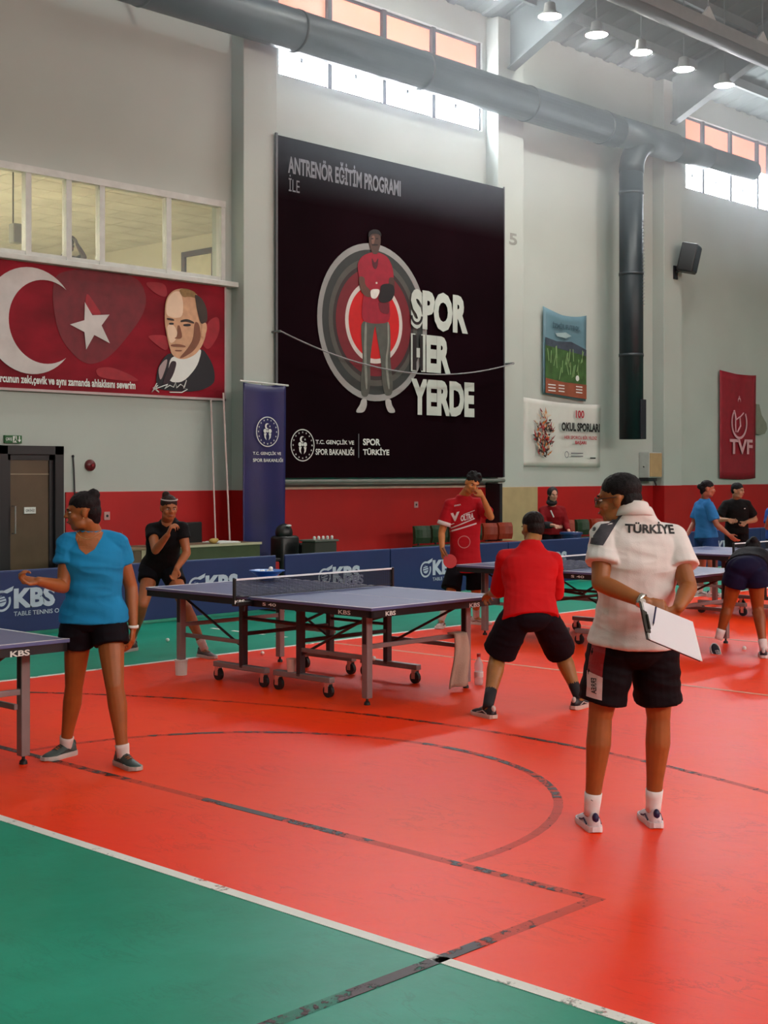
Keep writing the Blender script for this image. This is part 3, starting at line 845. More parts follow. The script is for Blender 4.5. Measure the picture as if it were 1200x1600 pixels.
bt2('TÜRKİYE', *rect(16.896, 2.20, 17.549, 2.07), m=M_print_w, bold=.03)

cb = MB(); pts = []
for i in range(25):
    t = i / 24; pts.append((14.9 + 6.0 * t, 16.5, 4.03 + (3.86 - 4.03) * t - .42 * 4 * t * (1 - t)))
cb.path(pts, .012, 6); o = cb.build('sagging_cable', mat('cable_grey', '#8d8d90', 0.5)); tag(o, 'thin pale cable sagging across the huge black banner', 'cable')
for x, z in ((14.9, 4.03), (20.9, 3.86)):
    MB().tube((x, 16.5, z), (x, 16.7, z), .02).build('cable_hook', M_steel, o)

# --- two posters, right bay
def cloth_poster(name, label, cat, x0, x1, zt0, zt1, zb0, zb1, Y, sag, m, n=14, sagb=0.0):
    t = thing(name, label, cat, ((x0 + x1) / 2, Y, min(zb0, zb1)))
    mb = MB(); vs = []
    for j in range(n + 1):
        for i in range(n + 1):
            s = i / n; u = j / n
            zt = zt0 + (zt1 - zt0) * s - sag * 4 * s * (1 - s)
            zb = zb0 + (zb1 - zb0) * s - sagb * 4 * s * (1 - s)
            y = Y - .015 - .03 * abs(math.sin(2.2 * PI * s)) * u * u
            vs.append((x0 + (x1 - x0) * s, y, zb + (zt - zb) * u))
    mb.add(vs, [(j * (n + 1) + i, j * (n + 1) + i + 1, (j + 1) * (n + 1) + i + 1, (j + 1) * (n + 1) + i) for j in range(n) for i in range(n)])
    o = mb.build('cloth', m, t, fix=False, smooth=True)
    sd = o.modifiers.new('s', 'SOLIDIFY'); sd.thickness = 0.006; sd.offset = 1
    return t, o
p1, c1 = cloth_poster('field_poster', 'tall blue and green poster of a sports field hung above the white banner', 'poster', 22.39, 23.86, 5.12, 5.05, 3.36, 3.26, 16.95, .10, mat('poster_sky', '#5d7f8c', 0.5, vary=.15, vscale=1.2))
poly('picture_field', [(22.42, 4.35), (23.83, 4.22), (23.83, 3.58), (22.42, 3.66)], 16.895, mat('poster_green', '#38582c', 0.6, vary=.4, vscale=5), p1)
poly('picture_town', [(22.42, 4.50), (22.8, 4.44), (23.3, 4.46), (23.83, 4.33), (23.83, 4.2), (22.42, 4.34)], 16.893, mat('poster_town', '#39424f', 0.6, vary=.3, vscale=6), p1)
poly('picture_track', [(22.42, 3.68), (23.0, 3.62), (23.83, 3.6), (23.83, 3.30), (22.42, 3.38)], 16.89, mat('poster_track', '#8a4a34', 0.6, vary=.2, vscale=4), p1)
random.seed(3)
st = MB()
for i in range(22):
    x = random.uniform(22.5, 23.7); z = random.uniform(3.65, 4.1); a = random.uniform(-.5, .5)
    st.prism([(x, z), (x + .02, z), (x + .02 + a * .2, z + .25), (x + a * .2, z + .25)], 16.885, 16.887)
st.build('grass_blades', mat('poster_blades', '#7fa06c', 0.6), p1)
for k, (x, w) in enumerate(((22.5, .25), (22.85, .2), (23.45, .22))):
    for j in range(3): poly('text_line', [(x, 3.56 - j * .06), (x + w, 3.555 - j * .06), (x + w, 3.535 - j * .06), (x, 3.54 - j * .06)], 16.884, M_print_w, p1)
poly('printed_ball', ring_pts(23.5, 3.72, .06, 12), 16.884, M_print_w, p1)
wall_text('lettering', 'İZMİR FUTBOL', 22.65, 23.6, 4.70, 4.83, 16.885, mat('poster_title', '#3c5866', 0.6), p1, .03)
poly('picture_cloud', [(22.75, 4.60), (23.1, 4.64), (23.3, 4.58), (23.1, 4.52), (22.8, 4.54)], 16.888, mat('poster_cloud', '#93a9ac', 0.6), p1)

p2, c2 = cloth_poster('school_sports_banner', 'white wrinkled banner with a red-black figure cluster and bold lettering', 'banner', 21.76, 24.42, 3.27, 3.21, 1.90, 1.885, 16.985, .04, mat('banner_white', '#c9ccc6', 0.6, vary=.06, vscale=2, bump=.3, bscale=2.0))
random.seed(11)
cols = ['#7c1220', '#1d1418', '#b86a28', '#c9b9a4', '#9a1a1c', '#3a2a24']
for k, hc in enumerate(cols):
    mb = MB()
    for i in range(26):
        a = random.uniform(0, 2 * PI); rr = random.random() ** .6
        x = 22.38 + .28 * rr * math.cos(a); z = 2.50 + .45 * rr * math.sin(a)
        w = random.uniform(.02, .06); l = random.uniform(.05, .18); b = random.uniform(0, PI)
        dx, dz = math.cos(b), math.sin(b)
        mb.prism([(x - dz * w / 2, z + dx * w / 2), (x + dx * l * .3 - dz * w * .6, z + dz * l * .3 + dx * w * .6), (x + dx * l, z + dz * l), (x + dx * l * .3 + dz * w * .4, z + dz * l * .3 - dx * w * .4)], 16.89 - k * .002, 16.892 - k * .002)
    mb.build('figure_cluster', mat('cluster%d' % k, hc, 0.6), p2)['kind'] = 'stuff'
wall_text('lettering', '100', 23.44, 23.74, 2.90, 3.06, 16.885, mat('print_red', '#a8122a', 0.6), p2, .03)
wall_text('lettering', 'OKUL SPORLARI', 22.95, 24.30, 2.62, 2.80, 16.885, mat('print_black', '#141414', 0.6), p2, .05)
wall_text('lettering', 'HER SPORCU BİR YILDIZ', 23.05, 24.2, 2.46, 2.55, 16.885, mat('print_red'), p2, .02)
wall_text('lettering', 'BAŞARI', 23.42, 23.82, 2.34, 2.43, 16.885, mat('print_red'), p2, .04)
ring('seal', 23.13, 2.14, .07, .055, 16.885, M_dim, p2, n=20)
poly('text_line', [(23.28, 2.18), (23.7, 2.18), (23.7, 2.16), (23.28, 2.16)], 16.885, M_dim, p2)
poly('text_line', [(23.28, 2.12), (23.7, 2.12), (23.7, 2.10), (23.28, 2.10)], 16.885, M_dim, p2)
poly('text_line', [(23.95, 2.09), (24.15, 2.09), (24.15, 2.06), (23.95, 2.06)], 16.885, mat('print_black'), p2)

# --- TVF banner
p3, c3 = cloth_poster('federation_banner', 'narrow crimson banner with a white looped emblem and the letters TVF', 'banner', 29.30, 31.0, 4.21, 4.17, 1.64, 1.64, 16.95, .04, mat('banner_crimson', '#8e0a22', 0.6, vary=.12), sagb=.03)
ring('looped_emblem', 30.15, 2.98, .40, .34, 16.89, mat('print_pink', '#cf9aa2', 0.6), p3, PI * .75, PI * 2.2, 40, sx=.95)
q = MB(); q.path([(29.9, 16.89, 3.27), (30.0, 16.89, 3.05), (30.16, 16.89, 3.12), (30.2, 16.89, 2.9), (30.05, 16.89, 2.75)], .02, 6); q.path([(29.95, 16.89, 3.2), (29.98, 16.89, 2.75)], .015, 6)
q.path([(30.16, 16.89, 3.1), (30.35, 16.89, 3.22)], .015, 6); q.build('looped_monogram', mat('print_pink'), p3)
q = MB(); crescent(q, 30.15, 3.52, .07, .055, .03, 16.89, rot=-PI / 2); q.prism(star_pts(30.15, 3.60, .04), 16.89, 16.892); q.build('crescent_and_star', mat('print_pink'), p3)
wall_text('lettering', 'TVF', 29.68, 30.78, 2.22, 2.58, 16.885, mat('print_pink'), p3, .03)
q = MB(); n = 12
q.prism([(31.0, 3.46), (31.14, 3.46), (31.26, 3.2), (31.5, 3.0), (31.54, 2.86), (31.42, 2.74), (31.2, 2.71), (31.0, 2.72)], 16.9, 16.99)
o = q.build('padded_bracket', mat('pad_greygreen', '#7d8172', 0.7)); tag(o, 'grey-green bulging pad on the wall beside the crimson banner', 'pad')

# --- speaker, electric cabinet, alarm bell, exit sign, number
sp = thing('wall_speaker', 'black loudspeaker tilted down on the wall right of the duct', 'speaker', (27.0, 16.7, 6.2))
R = Matrix.Translation((27.05, 16.4, 6.55)) @ Matrix.Rotation(.35, 4, 'Z') @ Matrix.Rotation(.22, 4, 'X')
MB().rbox(-.24, .24, -.18, .18, -.32, .32, .03, R).build('cabinet', M_black, sp)
MB().rbox(-.21, .21, -.195, -.175, -.28, .28, .01, R).build('speaker_grille', mat('speaker_grille', '#1c2a33', 0.7, bump=.4, bscale=200), sp)
q = MB(); q.tube((26.95, 16.5, 6.3), (26.95, 16.72, 6.25), .025); q.rbox(26.87, 27.03, 16.67, 16.71, 6.1, 6.4, .005); q.build('wall_bracket', M_dark, sp)
eb = thing('electric_cabinet', 'light grey electric cabinet on the wall above the coach in white', 'cabinet', (26.2, 17, 1.58))
MB().rbox(25.96, 26.47, 16.74, 17, 1.66, 2.22, .012).build('cabinet_body', mat('cabinet_grey', '#b4b7b4', 0.45), eb)
MB().rbox(25.98, 26.45, 16.72, 16.745, 1.68, 2.20, .006).build('cabinet_door', mat('cabinet_beige', '#b3946a', 0.5), eb)
q = MB(); q.box(25.96, 26.3, 16.76, 17, 1.58, 1.66); q.path([(26.2, 16.78, 1.66), (26.22, 16.74, 1.52), (26.3, 16.78, 1.50), (26.34, 16.84, 1.62)], .02, 8); q.build('cable_gland', M_dark, eb)
MB().tube((25.955, 16.87, 1.9), (25.94, 16.87, 1.9), .015).build('lock', M_dark, eb)
ab = thing('alarm_bell', 'small round dark red alarm bell on the white wall right of the door', 'bell', (11.62, 17, 1.86))
MB().lathe([(.001, 0), (.085, .0), (.085, .03), (.07, .055), (.001, .065)], (0, 0, 0), 20)
q = MB(); q.lathe([(.001, 0), (.085, .0), (.085, .03), (.07, .055), (.001, .065)], (0, 0, 0), 20)
q.v = [Vector((11.62 + p.x, 17 - p.z, 1.87 + p.y)) for p in q.v]; q.build('gong', mat('bell_red', '#5a0a14', 0.35), ab, smooth=True)
MB().tube((11.62, 16.93, 1.87), (11.62, 16.915, 1.87), .02).build('centre_cap', mat('bell_cap', '#8f1a26', .4), ab)
o = MB().path([(11.33, 16.985, 2.0), (11.335, 16.97, 1.8), (11.35, 16.96, 1.2)], .012, 8).build('thin_rod', M_dark); tag(o, 'thin dark rod leaning on the wall between door and alarm bell', 'rod')
MB().ell((11.33, 16.985, 2.0), .02).build('rod_knob', M_dark, o)
ex = thing('exit_sign', 'small green exit sign above the glazed door', 'sign', (10.3, 17, 2.19))
MB().rbox(10.21, 10.48, 16.96, 17, 2.17, 2.28, .004).build('sign_body', mat('exit_green', '#1d5a2c', 0.5), ex)
wall_text('lettering', 'ÇIKIŞ', 10.225, 10.32, 2.20, 2.25, 16.956, M_print_w, ex, .02)
q = MB(); q.prism([(10.335, 2.18), (10.395, 2.18), (10.395, 2.27), (10.335, 2.27)], 16.955, 16.958); q.build('pictogram_door', M_print_w, ex)
q = MB(); q.prism(ring_pts(10.372, 2.255, .009, 8), 16.951, 16.954)
q.prism([(10.36, 2.245), (10.38, 2.24), (10.385, 2.22), (10.395, 2.19), (10.385, 2.19), (10.37, 2.215), (10.35, 2.19), (10.34, 2.195), (10.36, 2.22)], 16.951, 16.954)
q.build('running_figure', mat('exit_green'), ex)
q = MB(); q.prism([(10.43, 2.27), (10.445, 2.27), (10.445, 2.22), (10.465, 2.22), (10.4375, 2.185), (10.41, 2.22), (10.43, 2.22)], 16.955, 16.958); q.build('arrow', M_print_w, ex)
o = wall_text('pillar_number', '5', 21.0, 21.25, 6.17, 6.40, 16.695, mat('number_grey', '#8e918c', 0.7), None, .03); tag(o, 'faded grey figure 5 painted on the pillar right of the black banner', 'number')

# ================================================================ behind the barrier
nv = thing('stand_banner', 'tall navy blue banner on a thin frame with a white round emblem', 'banner', (14.3, 16.2, 0))
q = MB(); vs = []; n = 20; m_ = 24
for j in range(m_ + 1):
    for i in range(n + 1):
        s = i / n; u = j / m_
        vs.append((13.87 + .87 * s, 16.2 + .025 * math.sin(PI * 2.5 * s + u * 2) * (1 - .6 * u), .32 + 2.83 * u - .03 * math.sin(PI * s) * u))
q.add(vs, [(j * (n + 1) + i, j * (n + 1) + i + 1, (j + 1) * (n + 1) + i + 1, (j + 1) * (n + 1) + i) for j in range(m_) for i in range(n)])
o = q.build('cloth', mat('navy_cloth', '#1c1a55', 0.45, vary=.25, vscale=1.3), nv, smooth=True, fix=False)
sd = o.modifiers.new('s', 'SOLIDIFY'); sd.thickness = .006
q = MB(); q.tube((13.8, 16.21, 3.17), (14.8, 16.21, 3.14), .016); q.build('top_rod', M_alu, nv)
q = MB(); q.tube((14.3, 16.26, 0.02), (14.3, 16.26, 3.15), .014); q.tube((13.95, 16.26, .02), (14.65, 16.26, .02), .02); q.tube((14.3, 16.0, .02), (14.3, 16.5, .02), .02); q.build('stand_pole', M_alu, nv)
emblem(14.32, 2.40, .235, 16.155, M_print_w, nv)
wall_text('lettering', 'T.C. GENÇLİK VE', 14.02, 14.60, 2.03, 2.10, 16.155, M_print_w, nv, .02)
wall_text('lettering', 'SPOR BAKANLIĞI', 14.02, 14.64, 1.93, 2.00, 16.155, M_print_w, nv, .02)

# barrier panels
M_bar = mat('barrier_blue', '#12285f', 0.55, vary=.08, vscale=2)
M_kbs = mat('kbs_print', '#b8c3d6', 0.6)
def kbs_logo(x0, z0, h, Y, parent, m, sub=True, w=None):
    """round ball mark with a slanted stripe, then the letters and the small line below"""
    r = h * .52
    ring('ball_ring', x0 + r, z0 + h * .42, r, r * .78, Y, m, parent, PI * .42, PI * 2.12, 40)
    q = MB()
    q.prism(ring_pts(x0 + r, z0 + h * .42, r * .5, 20), Y, Y + .002); q.build('ball_mark', m, parent)
    q = MB()
    for k in (-.25, 0.05, .3):
        q.prism([(x0 + r * .55, z0 + h * (.42 + k * .5)), (x0 + r * 1.45, z0 + h * (.42 + k * .5) + .02), (x0 + r * 1.45, z0 + h * (.42 + k * .5) + .03), (x0 + r * .55, z0 + h * (.42 + k * .5) + .012)], Y - .002, Y)
    q.build('ball_grid', M_bar, parent)
    q = MB(); q.prism([(x0 + r * .95, z0 + h * .86), (x0 + r * 2.3, z0 + h * 1.12), (x0 + r * 2.15, z0 + h * .9), (x0 + r * 1.6, z0 + h * .78)], Y, Y + .002)
    q.build('ball_stripe', m, parent)
    ww = h * 2.35 if w is None else w
    wall_text('lettering', 'KBS', x0 + 2.3 * r, x0 + 2.3 * r + ww, z0, z0 + h, Y, m, parent, .05)
    if sub: wall_text('lettering', 'TABLE TENNIS O', x0 + 2.3 * r, x0 + 2.3 * r + ww * 1.1, z0 - h * .36, z0 - h * .14, Y, m, parent, .01)
BX = [(3.9, 6.52), (6.55, 9.17), (9.2, 11.86), (12.02, 13.98), (14.0, 16.6), (16.62, 19.2), (19.22, 21.8), (21.82, 24.4), (24.42, 27.0)]
BL = ['blue barrier panel out of frame left', 'blue barrier panel with white logo behind the girl in the blue T-shirt', 'blue barrier panel behind the woman in black and the blue bowl',
      'blue barrier panel behind the net of the middle table', 'blue barrier panel whose logo shows left of the player in the printed red shirt', 'blue barrier panel behind the head of the player in plain red',
      'blue barrier panel in front of the woman with the headscarf', 'blue barrier panel hidden behind the coach in white', 'blue barrier panel at the far right behind the black-shirted boy']
for (a, b), l in zip(BX, BL):
    t = thing('barrier_panel', l, 'barrier', ((a + b) / 2, 13.23, 0), 'blue barrier panels')
    MB().rbox(a, b, 13.22, 13.25, .03, .69, .006).build('cloth_cover', M_bar, t)
    q = MB(); q.tube((a, 13.235, .695), (b, 13.235, .695), .012, n=8); q.tube((a + .02, 13.235, 0), (a + .02, 13.235, .69), .014, n=8); q.tube((b - .02, 13.235, 0), (b - .02, 13.235, .69), .014, n=8)
    q.build('tube_frame', mat('barrier_tube', '#3a4a78', .4), t)
    q = MB(); q.box(a + .05, a + .09, 13.0, 13.47, 0, .02); q.box(b - .09, b - .05, 13.0, 13.47, 0, .02); q.build('foot_bar', M_dark, t)
    lx = {6.55: 7.80, 9.2: 10.44, 12.02: 12.6, 14.0: 14.60}.get(a, a + .7)
    kbs_logo(lx, .29, .22, 13.212, t, M_kbs)
o = MB().rbox(11.87, 12.0, 13.3, 13.4, 0, .62, .02).build('red_post', mat('post_red', '#a01010', .5)); tag(o, 'short red post in the gap between two barrier panels', 'post')
MB().rbox(11.86, 12.01, 13.29, 13.41, .62, .66, .01).build('post_cap', M_dark, o)

# desk and the things on it
dk = thing('trestle_desk', 'long desk with olive green front and pale top edge behind the barrier', 'desk', (12.6, 15.7, 0))
M_olive = mat('desk_green', '#3c4a2c', 0.6, vary=.1)
MB().rbox(11.62, 13.6, 15.48, 16.1, .71, .735, .005).build('desk_top', mat('desk_top_wood', '#6a5440', 0.5), dk)
MB().box(11.62, 13.6, 15.47, 15.48, .705, .74).build('edge_strip', mat('edge_pale', '#b9b69a', 0.5), dk)
MB().rbox(11.62, 13.58, 15.49, 15.52, .05, .705, .005).build('modesty_panel', M_olive, dk)
for x in (11.65, 13.55):
    MB().box(x - .02, x + .02, 15.52, 16.08, 0, .71).build('side_panel', M_olive, dk)
dk2 = thing('small_desk', 'brown wooden desk end behind the woman in black, left of the green desk', 'desk', (11.2, 15.7, 0))
MB().rbox(10.75, 11.6, 15.45, 16.1, .70, .73, .005).build('desk_top', mat('desk_brown', '#7c664c', 0.5), dk2)
MB().box(10.77, 11.42, 15.48, 15.50, .05, .70).build('front_panel', mat('desk_brown2', '#5f4c38', 0.6), dk2)
MB().box(11.42, 11.58, 15.47, 15.50, .05, .70).build('end_panel', mat('desk_beige', '#a89c80', 0.6), dk2)
for x in (10.77, 11.58): MB().box(x - .01, x + .01, 15.5, 16.08, 0, .70).build('side_panel', mat('desk_brown2'), dk2)
def bottle(x, y, z, s, label, cap='#a01818', body=None):
    t = thing('water_bottle', label, 'bottle', (x, y, z))
    MB().lathe([(.001, 0), (.03 * s, 0), (.033 * s, .02 * s), (.033 * s, .10 * s), (.030 * s, .11 * s), (.033 * s, .12 * s), (.033 * s, .16 * s), (.012 * s, .20 * s), (.012 * s, .215 * s), (.001, .215 * s)], (x, y, z), 14).build('bottle_body', body or mat('clear_plastic', '#cfd6dc', .1, alpha=.45, spec=.6), t, smooth=True)
    MB().lathe([(.001, .212 * s), (.015 * s, .212 * s), (.015 * s, .235 * s), (.001, .235 * s)], (x, y, z), 12).build('bottle_cap', mat('cap' + cap, cap, .4), t)
    MB().lathe([(.034 * s, .06 * s), (.0345 * s, .06 * s), (.0345 * s, .10 * s), (.034 * s, .10 * s)], (x, y, z), 14).build('bottle_label', mat('bottle_label', '#d8d0d0', .5), t)
    return t
bottle(11.25, 15.7, .73, .95, 'small water bottle with red cap on the brown desk', '#b03030', mat('milky_plastic', '#b9b2b0', .3))
o = MB().rbox(12.9, 13.3, 15.6, 16.0, .735, .75, .004).build('paper_sheets', M_print_w); tag(o, 'stack of papers lying on the green desk behind the woman in black', 'paper')
MB().rbox(12.95, 13.28, 15.62, 15.98, .75, .756, .002).build('top_sheet', M_print_w, o)
q = MB(); q.ell((12.80, 15.62, .775), (.07, .06, .04)); o = q.build('yellow_cloth_ball', mat('yellowish', '#b59a52', .7), smooth=True); tag(o, 'small crumpled yellowish cloth on the green desk', 'cloth')
q = MB(); q.ell((12.84, 15.6, .79), (.03, .04, .025)); q.build('fold', mat('yellowish'), o, smooth=True)
def office_chair(x, y, label, hgt=1.02):
    t = thing('black_chair', label, 'chair', (x, y, 0))
    MB().rbox(x - .22, x + .22, y - .22, y + .22, .44, .50, .02).build('seat', M_black, t)
    MB().rbox(x - .21, x + .21, y + .2, y + .25, .55, hgt, .02).build('backrest', M_black, t)
    for i in range(5):
        a = 2 * PI * i / 5
        MB().tube((x, y, .1), (x + .26 * math.cos(a), y + .26 * math.sin(a), .05), .02, n=8).build('leg', M_black, t)
        MB().ell((x + .26 * math.cos(a), y + .26 * math.sin(a), .03), (.03, .03, .03)).build('caster', M_black, t)
    MB().tube((x, y, .08), (x, y, .45), .025).build('post', M_black, t)
    return t
office_chair(13.1, 16.3, 'black chair back just left of the navy stand banner')
mc = thing('monitor_case', 'black rounded case with a shiny top standing at the foot of the navy banner', 'case', (14.2, 15.5, 0))
q = MB(); q.rbox(13.86, 14.22, 15.3, 15.6, 0, .82, .05); q.ell((14.02, 15.45, .86), (.14, .13, .14)); q.build('case_body', M_black, mc, smooth=True)
MB().ell((14.02, 15.34, .97), (.05, .03, .02)).build('shiny_lamp', M_alu, mc)
MB().rbox(14.22, 14.4, 15.3, 15.55, 0, .70, .03).build('side_case', M_black, mc)
cs = thing('grey_crate', 'dark crate with small white bottles on top, right of the green desk', 'crate', (14.35, 15.0, 0))
MB().rbox(14.05, 14.5, 14.8, 15.1, 0, .74, .02).build('crate_body', mat('crate_grey', '#34352f', .6), cs)
MB().rbox(14.03, 14.52, 14.78, 15.12, .74, .77, .008).build('crate_lid', mat('crate_lid', '#5c5e56', .6), cs)
for i in range(5):
    o = MB().lathe([(.001, 0), (.02, 0), (.022, .04), (.012, .055), (.001, .055)], (14.09 + i * .09, 14.86, .77), 10).build('small_bottle', M_print_w, smooth=True)
    tag(o, 'small white bottle in the row on top of the dark crate', 'bottle', 'white bottles on the crate')
bp_ = thing('leaning_poles', 'two thin white poles leaning beside the navy banner, crossing at the top', 'pole', (13.6, 16.4, 0))
MB().tube((13.45, 16.35, .55), (13.80, 16.9, 2.9), .012, n=8).build('pole', mat('pole_white', '#d0b8b4', .5), bp_)
MB().tube((13.72, 16.3, .0), (13.80, 16.6, 3.0), .014, n=8).build('pole', mat('pole_white'), bp_)
sw = MB().rbox(11.898 - .05, 11.898 + .05, 16.955, 16.97, 1.07, 1.19, .004).build('wall_socket', mat('socket_pink', '#b98f8c', .5)); tag(sw, 'small pale socket on the red dado beside the girl in blue', 'socket')
MB().tube((11.898, 16.955, 1.13), (11.898, 16.95, 1.13), .02).build('socket_hole', M_dark, sw)
sw = MB().rbox(18.629 - .05, 18.629 + .05, 16.955, 16.97, 1.13, 1.24, .004).build('wall_socket', mat('socket_pink')); tag(sw, 'small pale socket on the red dado above the green seats', 'socket')
MB().tube((18.629, 16.955, 1.185), (18.629, 16.95, 1.185), .02).build('socket_hole', M_dark, sw)

# tip-up seats along the wall
SG = mat('seat_green', '#20361f', .45); SO = mat('seat_orange', '#8a2c12', .45)
def seat(x, y, m, label, group):
    t = thing('stadium_seat', label, 'seat', (x, y, 0), group)
    q = MB(); rings = []
    for k in range(7):
        a = -.9 + 1.8 * k / 6
        px = x + .20 * math.sin(a) / math.sin(.9); py = y + .10 - .10 * (1 - math.cos(a)) * 2.4
        rings.append([Vector((px, py - .02, .52)), Vector((px, py - .045, .62)), Vector((px, py - .04, .76)), Vector((px, py - .01, .83)), Vector((px, py + .03, .83)), Vector((px, py + .015, .62)), Vector((px, py + .02, .52))])
    q.loft(rings); q.build('backrest', m, t, smooth=False)
    MB().rbox(x - .2, x + .2, y - .30, y + .06, .44, .49, .02).build('seat', m, t)
    MB().box(x - .215, x + .215, y - .30, y - .24, .40, .435).build('front_rail', M_steel, t)
    q = MB(); q.tube((x, y + .08, 0), (x, y + .08, .52), .02, n=8); q.box(x - .1, x + .1, y - .06, y + .14, 0, .02); q.build('support', M_dark, t)
    return t
g1 = 'seats behind the player in the printed red shirt'
for i, (m, l) in enumerate([(SG, 'green plastic seat at the left end of the row along the red wall'), (SG, 'second green seat from the left end of the row'),
                            (SG, 'green seat hidden behind the player in the printed shirt'), (SG, 'green seat just right of the printed-shirt player'),
                            (SO, 'orange seat between the printed-shirt player and the crouching man'), (SO, 'orange seat behind the crouching man in plain red')]):
    seat(18.05 + i * .455 + (.0 if i < 3 else .05), 16.3, m, l, g1)
for i, (m, l) in enumerate([(SO, 'orange seat just right of the woman in the headscarf'), (SG, 'green seat above the blue ball bin'), (SO, 'orange seat right of the green one above the ball bin'), (SG, 'green seat hidden behind the coach in white'), (SO, 'orange seat behind the head of the coach')]):
    seat(22.35 + i * .5, 16.3, m, l, 'seats behind the blue ball bin')

# balls
M_ball = mat('ball_white', '#f0eee8', .35, vary=0)
def ball(x, y, z=0.0, label=None, group=None, r=.02):
    o = MB().ell((x, y, z + r), r, None, 14, 10).build('ball', M_ball, origin=(x, y, z), smooth=True)
    return tag(o, label, 'ball', group)
# ball bin
bx, by = 18.78, 13.62
bn = thing('ball_bin', 'blue round bin full of white balls beside the woman in the headscarf', 'bin', (bx, by, 0))
M_bin = mat('bin_blue', '#14305e', .45)
MB().lathe([(.001, 0), (.125, 0), (.17, .76), (.185, .76), (.185, .78), (.165, .78), (.16, .70), (.001, .70)], (bx, by, 0), 24).build('bin_body', M_bin, bn, smooth=False)
MB().lathe([(.18, .74), (.192, .745), (.192, .775), (.18, .78)], (bx, by, 0), 24).build('bin_rim', mat('bin_rim', '#1c4278', .4), bn)
random.seed(5)
for i in range(22):
    a = random.uniform(0, 2 * PI); r = .135 * math.sqrt(random.random())
    ball(bx + r * math.cos(a), by + r * math.sin(a), .70 + random.uniform(0, .05), 'white table tennis ball heaped in the blue bin', 'balls in the blue bin', .02)
# blue bowl on the middle table
bx, by, bz = 8.50, 9.60, .762
bw = thing('blue_bowl', 'shallow blue bowl holding a few balls on the far end of the middle table', 'bowl', (bx, by, bz))
MB().lathe([(.001, 0), (.06, 0), (.10, .05), (.15, .088), (.165, .09), (.165, .098), (.145, .098), (.095, .062), (.001, .03)], (bx, by, bz), 28).build('bowl_body', mat('bowl_blue', '#1a5fb4', .35), bw, smooth=True)
for k, (dx, dy, dz) in enumerate([(.0, .0, .05), (.05, .03, .06), (-.05, .02, .06), (.02, -.05, .06), (.04, -.01, .09), (-.07, -.03, .065)]):
    ball(bx + dx, by + dy, bz + dz, 'white ball lying in the shallow blue bowl', 'balls in the blue bowl')

# ================================================================ table tennis tables
M_top = mat('table_top', '#5a6390', 0.36, vary=.04)
M_apron = mat('table_apron', '#0d0d14', 0.5)
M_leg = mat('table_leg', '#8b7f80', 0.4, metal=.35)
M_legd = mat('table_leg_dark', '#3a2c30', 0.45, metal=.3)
M_line = mat('table_line', '#e6e4ea', .5, vary=0)
M_wheel = mat('wheel_black', '#101013', .5)
def net_material():
    m = bpy.data.materials.new('net_mesh'); m.use_nodes = True; nt = m.node_tree; b = nt.nodes['Principled BSDF']
    b.inputs['Base Color'].default_value = lin('#14141c'); b.inputs['Roughness'].default_value = .8
    tc = nt.nodes.new('ShaderNodeTexCoord'); sx = nt.nodes.new('ShaderNodeSeparateXYZ'); nt.links.new(tc.outputs['Object'], sx.inputs[0])
    outs = []
    for k in ('X', 'Z'):
        mu = nt.nodes.new('ShaderNodeMath'); mu.operation = 'MULTIPLY'; mu.inputs[1].default_value = 80; nt.links.new(sx.outputs[k], mu.inputs[0])
        fr = nt.nodes.new('ShaderNodeMath'); fr.operation = 'FRACT'; nt.links.new(mu.outputs[0], fr.inputs[0])
        lt = nt.nodes.new('ShaderNodeMath'); lt.operation = 'LESS_THAN'; lt.inputs[1].default_value = .42; nt.links.new(fr.outputs[0], lt.inputs[0]); outs.append(lt)
    mx = nt.nodes.new('ShaderNodeMath'); mx.operation = 'MAXIMUM'; nt.links.new(outs[0].outputs[0], mx.inputs[0]); nt.links.new(outs[1].outputs[0], mx.inputs[1])
    nt.links.new(mx.outputs[0], b.inputs['Alpha'])
    return m
M_net = net_material()
